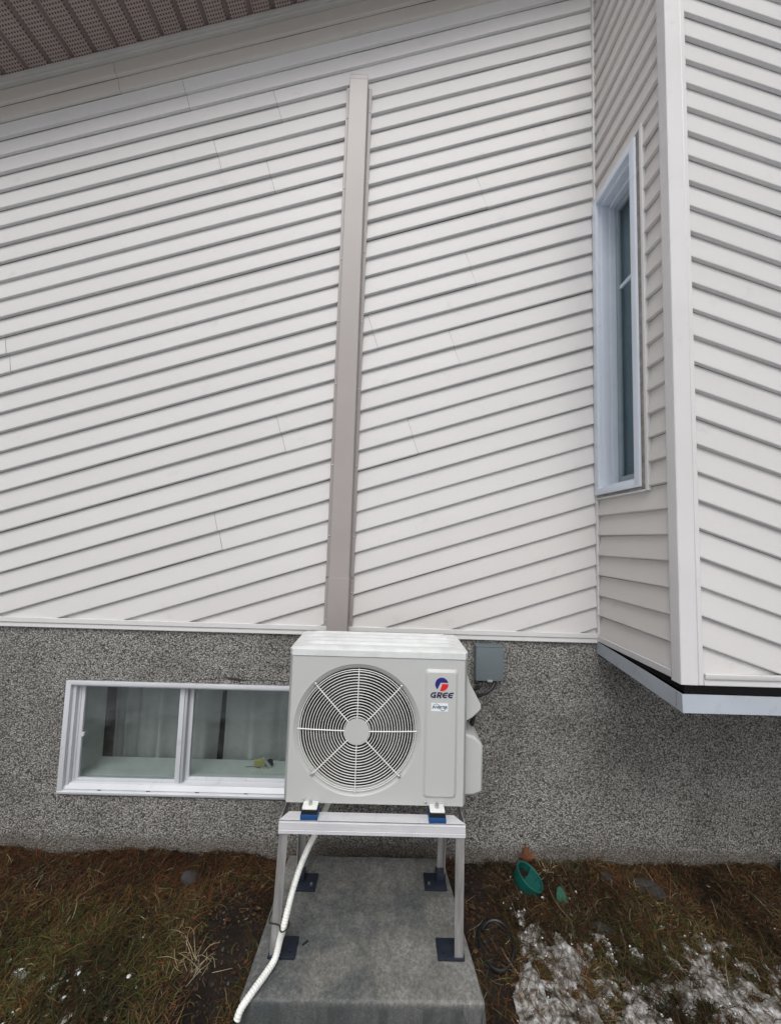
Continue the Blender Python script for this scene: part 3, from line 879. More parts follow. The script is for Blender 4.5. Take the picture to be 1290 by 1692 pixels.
a = MB(); rot_box(a, (-.652, .18, .358), (.014, .012, .070), .4, .3, -.6); rot_box(a, (-.662, .195, .377), (.05, .012, .012), .3, 0, .5)
a.build('foil', m_foil, pk)
a = MB(); rot_box(a, (-.655, .20, .358), (.05, .012, .040), -.2, .3); a.build('packet_flap', m_dark, pk)
a = MB().tube(spline([(-.78, .175, .3415), (-.745, .18, .343), (-.72, .178, .342), (-.69, .165, .3415)], 4), .0015, 6); a.build('wrapper_strip', m_dark, pk)

# ------------------------------------------------------------------ pipe cover on the wall
pc = thing('pipe_cover', 'tall taupe metal channel covering pipes up the pale siding', 'pipe cover', (-.25, 0, 1.10))
YF = -.068
c1 = MB()
def chan(z0, z1, grow=0.0):
    g = grow
    # (x,y) outline of the pressed channel: flange, flank, face, flank, flange
    outer = [(-.330 - g, -.0205), (-.3105 - g, -.0205), (-.3075 - g, YF + .003), (-.3045 - g, YF - g), (-.200 + g, YF - g), (-.1965 + g, YF + .003), (-.1945 + g, -.0205), (-.175 + g, -.0205)]
    inner = [(x, y + .0015) for x, y in outer][::-1]
    inner = [(-.175 + g, -.019), (-.196 + g, -.019), (-.199 + g, YF + .004), (-.3055 - g, YF + .004), (-.309 - g, -.019), (-.330 - g, -.019)]
    return MB().prism(outer + inner, z0, z1, XYd)
chan(1.468, 4.432).build('cover_channel', m_brown, pc, bevel=.0015)
chan(1.08, 1.474, .0014).build('cover_channel', m_brown, pc, bevel=.0015)
MB().box(-.3065, -.1985, YF, -.016, 4.4322, 4.4645, .002).build('end_cap', m_brown, pc)
def screw_at(mb, p, r=.0045, ax='y'):
    bm = bmesh.new()
    bmesh.ops.create_uvsphere(bm, u_segments=10, v_segments=6, radius=r)
    for v in bm.verts:
        v.co.y *= .6
        v.co += Vector(p)
    mb.bm(bm, True); bm.free()
for (x, z) in ((-.185, 4.278), (-.185, 3.821), (-.185, 3.377), (-.185, 2.95), (-.185, 2.545), (-.185, 2.1), (-.185, 1.70), (-.185, 1.45), (-.185, 1.39), (-.185, 1.24), (-.320, 4.232), (-.320, 3.776), (-.320, 3.33), (-.320, 2.95), (-.320, 2.572), (-.320, 2.1), (-.320, 1.70), (-.320, 1.24)):
    q = MB(); screw_at(q, (x, -.0215, z)); q.build('screw', m_screw, pc)

# ------------------------------------------------------------------ concrete slab
sb = MB()
SZ = .09
tb = [(-.458, -.693), (.393, -.690), (.335, -.100), (-.441, -.100)]
def slab_mesh():
    bm = bmesh.new()
    bt_ = [(-.475, -.712), (.412, -.708), (.340, -.095), (-.448, -.095)]
    v1 = [bm.verts.new((x, y, SZ)) for x, y in tb]; v0 = [bm.verts.new((x, y, -.12)) for x, y in bt_]
    bm.faces.new(v1); bm.faces.new(v0[::-1])
    for i in range(4):
        j = (i + 1) % 4
        bm.faces.new((v0[i], v0[j], v1[j], v1[i]))
    bmesh.ops.bevel(bm, geom=[e for e in bm.edges if e.verts[0].co.z > 0 or e.verts[1].co.z > 0], offset=.009, segments=3, profile=.5, affect='EDGES')
    bmesh.ops.subdivide_edges(bm, edges=[e for e in bm.edges if e.calc_length() > .1], cuts=14, use_grid_fill=True)
    for v in bm.verts:
        x, y = np.array([v.co.x]), np.array([v.co.y + v.co.z])
        d = (fbm(x * 9, y * 9, 3, 21)[0] - .5)
        v.co += Vector((d * .004, d * .006, d * .0035))
    return bm
bm = slab_mesh(); sb.bm(bm, True); bm.free()
slabo = sb.build('concrete_slab', m_conc, None, sharp=50, base=(0, -.4, 0))
tag(slabo, 'worn grey concrete slab on the soil under the metal stand', 'concrete slab')

# ------------------------------------------------------------------ stand
st = thing('equipment_stand', 'silver aluminium stand on four dark blue feet under the air conditioner', 'stand', (-.02, -.42, SZ))
SX0, SX1, SYF, SYB, STZ, SH = -.377, .336, -.600, -.225, .613, .050
def rail_front(y0, sgn):
    """angle section with mitred top flange; y0 outer face, sgn +1: flange runs towards +y"""
    m = MB()
    w = .046
    t = .004
    x0, x1 = SX0, SX1
    yi = y0 + sgn * w
    yw = y0 + sgn * .003
    m.box(x0, x1, min(yw, yw + sgn * t), max(yw, yw + sgn * t), STZ - SH, STZ - t - .0015)
    m.box(x0, x1, min(y0 + sgn * .0005, yw), max(y0 + sgn * .0005, yw) , STZ - SH, STZ - SH + .040)
    m.add([(x0, y0, STZ), (x1, y0, STZ), (x1 - w * .85, yi, STZ), (x0 + w * .6, yi, STZ), (x0, y0 + sgn * t, STZ - t), (x1, y0 + sgn * t, STZ - t), (x1 - w * .85, yi, STZ - t), (x0 + w * .6, yi, STZ - t)],
          [(0, 1, 2, 3), (4, 7, 6, 5), (2, 6, 7, 3), (1, 5, 6, 2), (0, 3, 7, 4)])
    # thin rolled lip on the upper front arris and a shallow groove line
    m.tube([(x0, y0 + sgn * .0008, STZ - .038), (x1, y0 + sgn * .0008, STZ - .038)], .0012, 6)
    return m
rail_front(SYF, 1).build('front_rail', m_alu, st)
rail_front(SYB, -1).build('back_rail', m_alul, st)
for x, s in ((SX0, 1), (SX1, -1)):
    m = MB()
    m.box(min(x, x + s * .004), max(x, x + s * .004), SYF + .005, SYB - .005, STZ - SH, STZ - .005)
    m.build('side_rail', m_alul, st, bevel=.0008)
def leg(x, y, sx, sy, xb, yb):
    """angle-section leg from under the rail down to its foot, slightly splayed"""
    w, d, t = .034, .036, .0045
    prof = [(0, 0), (w * sx, 0), (w * sx, t * sy), (t * sx, t * sy), (t * sx, d * sy), (0, d * sy)]
    m = MB()
    zt, zb = STZ - SH + .03, SZ + .008
    vs = [(x + a, y + b, zt) for a, b in prof] + [(xb + a, yb + b, zb) for a, b in prof]
    n = len(prof)
    fs = [tuple(range(n)), tuple(range(n, 2 * n))[::-1]] + [(i, (i + 1) % n, n + (i + 1) % n, n + i) for i in range(n)]
    m.add(vs, fs)
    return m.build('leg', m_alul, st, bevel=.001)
legs = [(SX0 + .003, SYF + .0055, 1, 1, -.397, -.566), (SX1 - .003, SYF + .0055, -1, 1, .343, -.560),
        (-.372, SYB - .0055, 1, -1, -.372, -.222), (.326, SYB - .0055, -1, -1, .322, -.205)]
for (x, y, sx, sy, xb, yb) in legs:
    leg(x, y, sx, sy, xb, yb)
    m = MB()
    fx0, fx1 = (xb - .006, xb + .098) if sx > 0 else (xb - .098, xb + .006)
    fy0, fy1 = (yb - .006, yb + .072) if sy > 0 else (yb - .078, yb + .008)
    m.box(fx0, fx1, fy0, fy1, SZ + .0005, SZ + .011, .004)
    # raised collar that grips the leg
    cx0, cx1 = (xb - .003, xb + .040) if sx > 0 else (xb - .040, xb + .003)
    cy0, cy1 = (yb + .006, yb + .042) if sy > 0 else (yb - .042, yb + .003)
    if sy < 0: m.box(cx0, cx1, cy0, cy1, SZ + .010, SZ + .045, .003)
    fo = m.build('foot', m_bluedark, st)
    q = MB(); bm = bmesh.new(); bmesh.ops.create_cone(bm, cap_ends=True, segments=6, radius1=.0065, radius2=.0065, depth=.006)
    bx = (fx0 + .022) if sx < 0 else (fx1 - .022)
    bmesh.ops.translate(bm, verts=bm.verts, vec=(bx, (fy0 + fy1) / 2 - .018, SZ + .014)); q.bm(bm); bm.free()
    q.build('bolt', m_screw if sy < 0 else m_bluedark, fo)
for x in (-.264, .228):
    for y in (-.592, -.262):
        m = MB().box(x - .033, x + .033, y - .008, y + .044, STZ + .0005, STZ + .020, .002)
        vm = m.build('vibration_mount', m_blue, st)
        MB().box(x - .031, x + .031, y - .006, y + .042, STZ + .0195, STZ + .0285, .002).build('rubber_pad', m_black, vm)
        MB().box(x - .029, x + .029, y - .004, y + .040, STZ + .0335, STZ + .0415, .005).build('cap', m_whitecap, vm)
        q = MB(); bm = bmesh.new(); bmesh.ops.create_cone(bm, cap_ends=True, segments=6, radius1=.009, radius2=.008, depth=.010)
        bmesh.ops.translate(bm, verts=bm.verts, vec=(x, y + .018, STZ + .046)); q.bm(bm); bm.free()
        q.tube([(x, y + .018, STZ + .045), (x, y + .018, STZ + .058)], .004, 8)
        q.build('bolt', m_screw, vm)

# ------------------------------------------------------------------ air conditioner
ac = thing('air_conditioner', 'white outdoor air conditioner unit with round fan grille on the metal stand', 'air conditioner', (-.015, -.41, .645))
AX0, AX1, AYF, AYB, AZ0, AZ1 = -.378, .347, -.552, -.272, .645, 1.210
CX, CZ, CR = -.0945, .928, .2545
fp = MB()
fx0, fx1 = -.364, .334
def rect_pt(an):
    dx, dz = math.cos(an), math.sin(an)
    t = 1e9
    if dx > 1e-9: t = min(t, (fx1 - CX) / dx)
    if dx < -1e-9: t = min(t, (fx0 - CX) / dx)
    if dz > 1e-9: t = min(t, (AZ1 - CZ) / dz)
    if dz < -1e-9: t = min(t, (AZ0 - CZ) / dz)
    return (CX + dx * t, CZ + dz * t)
angs = sorted([2 * math.pi * i / 120 for i in range(120)] + [math.atan2(z - CZ, x - CX) % (2 * math.pi) for x in (fx0, fx1) for z in (AZ0, AZ1)])
N = len(angs)
loops = []
loops.append([(*rect_pt(a),) for a in angs])
vs = [(x, AYF, z) for x, z in loops[0]]
for r, dy in ((CR + .001, 0.0), (CR - .004, .0045), (.240, .0085), (.2365, .012), (.233, .022)):
    vs += [(CX + r * math.cos(a), AYF + dy, CZ + r * math.sin(a)) for a in angs]
fs = []
for L in range(5):
    for i in range(N):
        j = (i + 1) % N
        fs.append((L * N + i, L * N + j, (L + 1) * N + j, (L + 1) * N + i))
fp.add(vs, fs)
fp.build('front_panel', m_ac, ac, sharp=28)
bd = MB()
# chamfered cabinet (sides, back, floor), open behind the front panel
outl = [(fx0, AYF), (AX0, AYF + .020), (AX0, AYB), (AX1, AYB), (AX1, AYF + .020), (fx1, AYF)]
vs = [(x, y, AZ0 + (.012 if i in (1, 2, 3, 4) else 0)) for i, (x, y) in enumerate(outl)] + [(x, y, AZ1) for x, y in outl]
vs = [(x, y, AZ0) for x, y in outl] + [(x, y, AZ1) for x, y in outl]
bd.add(vs, [(0, 1, 7, 6), (1, 2, 8, 7), (2, 3, 9, 8), (3, 4, 10, 9), (4, 5, 11, 10), (0, 5, 4, 3, 2, 1), (6, 7, 8, 9, 10, 11)])
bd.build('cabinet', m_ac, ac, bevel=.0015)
# lid with pressed ribs
ld = MB()
nx, ny = 44, 40
lx0, lx1, ly0, ly1 = AX0 - .002, AX1 + .002, AYF - .003, AYB + .002
vs = []; fs = []
for j in range(ny + 1):
    for i in range(nx + 1):
        u, w = i / nx, j / ny
        x = lx0 + (lx1 - lx0) * u; y = ly0 + (ly1 - ly0) * w
        de = min(x - lx0, lx1 - x) ; df = min(y - ly0, ly1 - y)
        edge = min(1, max(0, min(de, df) / .012))
        z = 1.236 + .008 * edge ** .6
        fade = min(1, max(0, (de - .04) / .03)) * min(1, max(0, (df - .02) / .02))
        rb_ = max(0, math.sin((y - ly0) / .056 * 2 * math.pi - 1.0)) ** .7
        z += .009 * fade * rb_
        # clipped front corners follow the cabinet chamfer
        cut = .020 - (y - ly0)
        if cut > 0:
            k = cut * .72
            x = min(max(x, lx0 + k), lx1 - k)
        vs.append((x, y, z))
for j in range(ny):
    for i in range(nx):
        a = j * (nx + 1) + i
        fs.append((a, a + 1, a + nx + 2, a + nx + 1))
ld.add(vs, fs, True)
ol = [(fx0 - .002, AYF - .003), (AX0 - .002, AYF + .018), (AX0 - .002, AYB + .002), (AX1 + .002, AYB + .002), (AX1 + .002, AYF + .018), (fx1 + .002, AYF - .003)]
ld.prism(ol, 1.2125, 1.2362, XYd)
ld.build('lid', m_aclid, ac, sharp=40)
MB().box(.265, .285, -.345, -.325, 1.2435, 1.252, .003).build('lid_clip', m_aclid, ac)
# raised service panel
def inset_plate(x0, x1, z0, z1, y, h, r, c):
    def rr(x0, x1, z0, z1, r, n=6):
        o = []
        for cx, cz, a0 in ((x1 - r, z1 - r, 0), (x0 + r, z1 - r, 90), (x0 + r, z0 + r, 180), (x1 - r, z0 + r, 270)):
            for k in range(n + 1):
                a = R(a0 + 90 * k / n)
                o.append((cx + r * math.cos(a), cz + r * math.sin(a)))
        return o
    L0 = rr(x0, x1, z0, z1, r); L1 = rr(x0 + c, x1 - c, z0 + c, z1 - c, max(r - c * .3, .002))
    n = len(L0)
    m = MB()
    m.add([(x, y + .002, z) for x, z in L0] + [(x, y, z) for x, z in L0] + [(x, y - h, z) for x, z in L1],
          [(i, (i + 1) % n, n + (i + 1) % n, n + i) for i in range(n)] + [(n + i, n + (i + 1) % n, 2 * n + (i + 1) % n, 2 * n + i) for i in range(n)] + [tuple(range(2 * n, 3 * n))])
    return m
inset_plate(.172, .307, .675, 1.172, AYF, .0085, .014, .011).build('service_panel', m_ac, ac, sharp=28)
PY = AYF - .0085          # face of the service panel
# badge: round two-colour emblem, word mark, label
LX, LZ, LR = .2395, 1.1155, .0265
def arc(a0, a1, r, n=24): return [(LX + r * math.cos(R(a0 + (a1 - a0) * k / n)), LZ + r * math.sin(R(a0 + (a1 - a0) * k / n))) for k in range(n + 1)]
emb = MB().prism(arc(14, 228, LR) + [(LX - .0045, LZ + .0068)], PY - .0008, PY + .001, XYZ)
emblem = emb.build('emblem', m_navy, ac, sharp=20)
MB().prism([(LX + .001, LZ + .0012)] + [(LX - .0005, LZ - .007), (LX - .004, LZ - .016), (LX - .0068, LZ - .0255)] + arc(-103, 3, LR) , PY - .0008, PY + .001, XYZ).build('emblem_red', m_red, emblem, sharp=20)
def stroke(mb, pts, w, y0, y1, shear=.22, z_ref=0):
    """flat pen stroke in the x,z plane"""
    P = [Vector((p[0], 0, p[1])) for p in pts]
    l = []; r_ = []
    for i, p in enumerate(P):
        t = (P[min(i + 1, len(P) - 1)] - P[max(i - 1, 0)]).normalized()
        nn = Vector((-t.z, 0, t.x))
        l.append(p + nn * w / 2); r_.append(p - nn * w / 2)
    pol = [(q.x + (q.z - z_ref) * shear, q.z) for q in l + r_[::-1]]
    n = len(P)
    vs = [(x, y0, z) for x, z in pol] + [(x, y1, z) for x, z in pol]
    m = len(pol)
    fs = [(i, i + 1, m - 2 - i, m - 1 - i) for i in range(n - 1)] + [(m + i, m + m - 1 - i, m + m - 2 - i, m + i + 1) for i in range(n - 1)]
    fs += [(i, (i + 1) % m, m + (i + 1) % m, m + i) for i in range(m)]
    mb.add(vs, fs)
wm = MB()
hz = .0225; z0 = 1.0620; tw = .0058; wl_ = .0185; gap = .0045
x = .1955
def curveC(x, w, h, z0, top_out=1.0):
    pts = [(x + w, z0 + h - tw / 2)]
    for k in range(9):
        a = R(100 + 160 * k / 8)
        pts.append((x + w * .52 + w * .52 * math.cos(a), z0 + h / 2 + (h / 2 - tw / 2) * math.sin(a)))
    pts.append((x + w * .92, z0 + tw / 2))
    return pts
y0_, y1_ = PY - .0007, PY + .001
stroke(wm, curveC(x, wl_, hz, z0), tw, y0_, y1_, z_ref=z0)                       # G
stroke(wm, [(x + wl_ * .55, z0 + hz * .47), (x + wl_ * 1.0, z0 + hz * .47)], tw, y0_, y1_, z_ref=z0)
stroke(wm, [(x + wl_ * .92, z0 + hz * .47), (x + wl_ * .90, z0 + .0005)], tw, y0_, y1_, z_ref=z0)
x += wl_ + gap + .001
stroke(wm, [(x + tw / 2, z0), (x + tw / 2, z0 + hz)], tw * 1.15, y0_, y1_, z_ref=z0)     # R
stroke(wm, [(x, z0 + hz - tw / 2), (x + wl_ * .62, z0 + hz - tw / 2), (x + wl_ * .88, z0 + hz * .86), (x + wl_ * .90, z0 + hz * .66), (x + wl_ * .66, z0 + hz * .47), (x + tw, z0 + hz * .45)], tw * .9, y0_, y1_, z_ref=z0)
stroke(wm, [(x + wl_ * .5, z0 + hz * .45), (x + wl_ * .95, z0)], tw * 1.15, y0_, y1_, z_ref=z0)
for _ in range(2):
    x += wl_ + gap
    stroke(wm, curveC(x, wl_, hz, z0), tw, y0_, y1_, z_ref=z0)                   # rounded E
    stroke(wm, [(x + tw * .5, z0 + hz * .5), (x + wl_ * .92, z0 + hz * .5)], tw * .75, y0_, y1_, z_ref=z0)
wm.build('word_mark', m_navytxt, ac, sharp=20)
lab = MB().box(.199, .266, PY - .0006, PY + .001, 1.0105, 1.0425).build('label_sticker', m_whitelabel, ac)
ar = MB()
def arcp(cx, cz, r, a0, a1, n=14): return [(cx + r * math.cos(R(a0 + (a1 - a0) * k / n)), cz + r * math.sin(R(a0 + (a1 - a0) * k / n))) for k in range(n + 1)]
stroke(ar, arcp(.2195, 1.0255, .0135, 165, 20), .0017, PY - .0012, PY, 0)
stroke(ar, arcp(.2455, 1.0262, .0125, 200, 345), .0017, PY - .0012, PY, 0)
ar.build('label_arcs', m_ink, lab)
def text_part(body, size, loc, mat, parent, name, shear=0.3, bold=0.0, sx=1.0):
    cu_ = bpy.data.curves.new(name, 'FONT')
    cu_.body = body; cu_.size = size; cu_.shear = shear; cu_.offset = bold; cu_.extrude = .0004
    cu_.align_x = 'CENTER'; cu_.align_y = 'CENTER'
    tmp = bpy.data.objects.new(name + '_tmp', cu_)
    COL.objects.link(tmp)
    dg = bpy.context.evaluated_depsgraph_get()
    me = bpy.data.meshes.new_from_object(tmp.evaluated_get(dg))
    bpy.data.objects.remove(tmp); bpy.data.curves.remove(cu_)
    me.transform(Matrix.Translation(loc) @ Matrix.Rotation(R(90), 4, 'X') @ Matrix.Diagonal((sx, 1, 1, 1)))
    me.materials.clear()
    return obj(name, me, mat, parent)
text_part("INVERTER", .0135, (.2325, PY - .0010, 1.0258), m_ink, lab, 'lettering', .25, .0004, 1.0)
# grille: hub, rings, spokes
gr = MB()
bm = bmesh.new(); bmesh.ops.create_cone(bm, cap_ends=True, segments=48, radius1=.0475, radius2=.050, depth=.006)
bmesh.ops.rotate(bm, verts=bm.verts, matrix=Matrix.Rotation(R(90), 3, 'X')); bmesh.ops.translate(bm, verts=bm.verts, vec=(CX, AYF - .012, CZ))
gr.bm(bm); bm.free()
grille = gr.build('grille', m_ac, ac)
rings = [.0535 + .0108 * k for k in range(17)] + [.2340]
for r in rings:
    bulge = .010 * (1 - (r / .236) ** 2)
    MB().tube([(CX + r * math.cos(2 * math.pi * k / 64), AYF - .001 - bulge, CZ + r * math.sin(2 * math.pi * k / 64)) for k in range(64)], .0016, 6, closed=True).build('grille_ring', m_grille, grille)
for k in range(8):
    a = R(45 * k)
    r1 = .243 if k % 2 else .2385
    pts = []
    for q in range(9):
        r = .046 + (r1 - .046) * q / 8
        bulge = .010 * (1 - min(1, r / .236) ** 2)
        pts.append((CX + r * math.cos(a), AYF - .0035 - bulge, CZ + r * math.sin(a)))
    sp = MB().tube(pts, .0022, 6).build('grille_spoke', m_grille, grille)
    if k % 2:
        q = MB(); screw_at(q, (CX + .2445 * math.cos(a), AYF - .003, CZ + .2445 * math.sin(a)), .0072); q.build('screw', m_screw, grille)
for x in (-.293, .186):
    q = MB(); screw_at(q, (x, AYF - .001, .658), .0055); q.build('screw', m_screw, ac)
# fan and coil seen through the grille
fan = MB()
bm = bmesh.new(); bmesh.ops.create_cone(bm, cap_ends=True, segments=24, radius1=.06, radius2=.05, depth=.09)
bmesh.ops.rotate(bm, verts=bm.verts, matrix=Matrix.Rotation(R(90), 3, 'X')); bmesh.ops.translate(bm, verts=bm.verts, vec=(CX, AYF + .085, CZ)); fan.bm(bm); bm.free()
for k in range(3):
    a0 = 250 + 120 * k
    vs = []; fs = []
    for j in range(9):
        for i in range(7):
            r = .05 + .165 * i / 6
            an = R(a0 + (j / 8 - .5) * 82 - 18 * (i / 6))
            y = AYF + .075 + .05 * (j / 8 - .5) * (1.0 - .3 * i / 6) * 1.3
            vs.append((CX + r * math.cos(an), y, CZ + r * math.sin(an)))
    for j in range(8):
        for i in range(6):
            a = j * 7 + i
            fs.append((a, a + 1, a + 8, a + 7))
    fan.add(vs, fs, True)
fo = fan.build('fan', m_fan, ac, sharp=50)
fo.modifiers.new('blade', 'SOLIDIFY').thickness = .003
co = MB().box(CX - .235, CX + .235, AYF + .150, AYF + .155, CZ - .235, CZ + .235)
for i in range(46): co.box(CX - .23, CX + .23, AYF + .145, AYF + .150, CZ - .23 + i * .01, CZ - .23 + i * .01 + .0035)
co.build('coil', m_coil, ac)
# hide the cabinet top plate opening: liner tube behind the bore
ln = MB(); n = 64
vs = [(CX + .2332 * math.cos(2 * math.pi * k / n), AYF + .0215, CZ + .2332 * math.sin(2 * math.pi * k / n)) for k in range(n)] + [(CX + .222 * math.cos(2 * math.pi * k / n), AYF + .150, CZ + .222 * math.sin(2 * math.pi * k / n)) for k in range(n)]
ln.add(vs, [(k, (k + 1) % n, n + (k + 1) % n, n + k) for k in range(n)], True); ln.build('shroud', simple('grey_shroud', (.018, .019, .019), .6), ac)
# right side covers
uc = MB(); prof = [(AX1 - .001, 1.175), (AX1 + .004, 1.165), (.372, 1.092), (.4215, 1.003), (.4225, .988), (.418, .978), (.386, .948), (AX1 - .001, .925)]
uc.prism(prof, -.470, -.330, XYZ); uc.build('handle_cover', m_ac, ac, bevel=.010)
lc = MB(); prof = [(AX1 - .001, .885), (.400, .868), (.428, .842), (.4335, .828), (.4335, .652), (.428, .645), (.395, .632), (AX1 - .001, .630)]
lc.prism(prof, -.470, -.320, XYZ); lc.build('valve_cover', m_ac, ac, bevel=.010)
for r_, pts in ((.011, [(.375, -.36, .96), (.408, -.35, .945), (.420, -.345, .905), (.410, -.35, .86)]), (.008, [(.372, -.335, .955), (.395, -.325, .925), (.396, -.325, .88), (.388, -.335, .845)]), (.0065, [(.372, -.31, .965), (.432, -.30, .935), (.438, -.30, .89), (.420, -.31, .85)])):
    MB().tube(spline(pts, 6), r_, 10).build('pipe', m_black, ac)
for x in (-.264, .228):
    MB().box(x - .026, x + .026, -.600, -.215, STZ + .0287, STZ + .0330).build('mounting_foot', m_black, ac)

# ------------------------------------------------------------------ disconnect box + cables
eb = thing('disconnect_box', 'small grey metal electrical box on the foundation below the siding', 'electrical box', (.575, 0, .948))
MB().box(.508, .643, -.044, -.001, .950, 1.122, .002).build('box_body', m_ebox, eb)
bxc = MB().box(.502, .649, -.052, -.0445, .948, 1.124, .002)
bxc.prism([(-.052, 1.1245), (-.004, 1.131), (-.004, 1.134), (-.054, 1.1275)], .500, .651, YZX)
bxc.box(.500, .5025, -.050, -.01, .950, 1.122).box(.6485, .651, -.050, -.01, .950, 1.122)
bxc.build('cover', m_ebox, eb, bevel=.001)
MB().box(.562, .590, -.058, -.050, .944, .956, .002).build('hasp', m_screw, eb)
MB().box(.542, .606, -.0528, -.0515, .988, .992).build('embossing', m_ebox, eb)
for lab_, pts in (('short black cable from the grey box into the back of the air conditioner', [(.540, -.025, .958), (.535, -.035, .935), (.508, -.06, .913), (.44, -.12, .915), (.36, -.24, .93)]),
                  ('longer looping black cable hanging below the grey box', [(.612, -.025, .958), (.606, -.035, .935), (.580, -.055, .905), (.525, -.075, .884), (.44, -.14, .885), (.36, -.245, .90)])):
    o = MB().tube(spline(pts, 8), .0085, 10).build('power_cable', m_black, None, base=pts[0])
    tag(o, lab_, 'cable', 'black cables under the grey box')

# ------------------------------------------------------------------ drain hose
hz_pts = [(-.452, -.728, .066), (-.443, -.715, .088), (-.417, -.682, .1035), (-.388, -.628, .1055), (-.368, -.590, .115), (-.356, -.577, .168), (-.3445, -.582, .212), (-.335, -.560, .262), (-.326, -.53, .304), (-.307, -.49, .361), (-.284, -.455, .405), (-.265, -.43, .434), (-.235, -.40, .50), (-.20, -.39, .58), (-.18, -.39, .645)]
P = spline(hz_pts, 40)
rad = []
acc = 0
for i, p in enumerate(P):
    if i: acc += (p - P[i - 1]).length
    rad.append(0.0119 + .0006 * math.sin(acc / .0085 * 2 * math.pi))
dh = thing('drain_hose', 'white ribbed drain hose running down the stand to the slab edge', 'hose', P[0])
MB().tube(P, rad, 14, caps=False).build('hose', m_hose, dh, sharp=60)
q = MB(); q.tube([P[0], P[1], P[2], P[3], P[4]], .0108, 12); q.build('hose_bore', m_dark, dh)
q = MB()
tie = [(-.400, -.578, .226), (-.362, -.580, .221), (-.350, -.600, .219), (-.338, -.601, .220), (-.3255, -.588, .223), (-.330, -.566, .226), (-.355, -.556, .228), (-.392, -.540, .231), (-.402, -.553, .230)]
q.tube(spline(tie + [tie[0]], 5)[:-1], .0024, 6, closed=True)
tag(q.build('cable_tie', m_black, None, base=(-.36, -.575, .222)), 'black cable tie holding the hose to the front left leg', 'cable tie')
q = MB(); q.tube([(-.281, -.522, SZ + .004), (-.262, -.506, SZ + .005)], .0032, 8)
tag(q.build('plastic_offcut', m_black, None, base=(-.272, -.514, SZ)), 'tiny black plastic offcut lying on the concrete slab', 'offcut')

# ------------------------------------------------------------------ litter on the ground
gh = lambda x, y: float(ground_h(x, y))
# broken green cap: a cup lying tilted, face partly broken away
GC = Vector((.745, -.135, gh(.745, -.135)))
cap = thing('plastic_cup', 'broken round teal plastic cup lying tilted by the wall', 'plastic cup', GC)
axis = Vector((.44, -.16, .88)).normalized()
qz = Vector((0, 0, 1)).rotation_difference(axis).to_matrix()
def place(vs, c): return [tuple(qz @ Vector(v) + c) for v in vs]
cc = GC + Vector((.004, .0, .030))
n = 48
prof = [(.0, -.024), (.060, -.024), (.064, -.019), (.066, .022), (.0690, .024), (.0690, .031), (.0655, .033), (.0610, .030), (.0600, -.016), (.0, -.018)]
m = MB(); vs = []; fs = []
for r_, z in prof:
    vs += [(r_ * math.cos(2 * math.pi * k / n), r_ * math.sin(2 * math.pi * k / n), z) for k in range(n)]
for j in range(len(prof) - 1):
    for k in range(n):
        fs.append((j * n + k, j * n + (k + 1) % n, (j + 1) * n + (k + 1) % n, (j + 1) * n + k))
m.add(place(vs, cc), fs, True); m.build('cup', m_green, cap, sharp=40)
m = MB()
poly = []
for k in range(41):
    a = R(-150 + 215 * k / 40)
    poly.append((.060 * math.cos(a), .060 * math.sin(a)))
poly += [(.003, .020), (-.016, -.002), (-.032, -.018)]
vs = [(x, y, .023 + .004 * (y / .07)) for x, y in poly] + [(x, y, .020 + .010 * (y / .07)) for x, y in poly]
k = len(poly)
m.add(place(vs, cc), [tuple(range(k)), tuple(range(k, 2 * k))[::-1]] + [(i, (i + 1) % k, k + (i + 1) % k, k + i) for i in range(k)])
m.build('face_plate', m_green, cap)
m = MB(); m.add(place([(.059 * math.cos(2 * math.pi * q / 32), .059 * math.sin(2 * math.pi * q / 32), -.002 + .004 * math.sin(q)) for q in range(32)], cc), [tuple(range(32))]); m.build('hole_shade_disc', m_soil, cap)  # dark disc added inside the cup, stands for the shade in its hole
def shard(x, y, s, label, rz, mat, cat='shard'):
    z = gh(x, y)
    m = MB()
    pol = [(-.030, 0), (.032, .002), (.030, .022), (.018, .052), (.004, .064), (-.010, .058), (-.020, .034)]
    vs = [(a, .010 * math.sin(b * 40), b) for a, b in pol] + [(a, .0035 + .010 * math.sin(b * 40), b) for a, b in pol]
    k = len(pol)
    mt = Matrix.Translation((x, y, z + .004)) @ Matrix.Rotation(rz, 4, 'Z') @ Matrix.Rotation(R(-24), 4, 'X') @ Matrix.Scale(s, 4)
    m.add([mt @ Vector(v) for v in vs], [tuple(range(k))[::-1], tuple(range(k, 2 * k))] + [(i, (i + 1) % k, k + (i + 1) % k, k + i) for i in range(k)])
    tag(m.build('plastic_shard', mat, None, base=(x, y, z)), label, cat)
shard(.884, -.225, .95, 'small triangular green plastic shard standing in the straw', .1, m_green2)
shard(2.135, -.075, 1.3, 'green plastic piece at the right edge of the picture', -.4, m_green2)

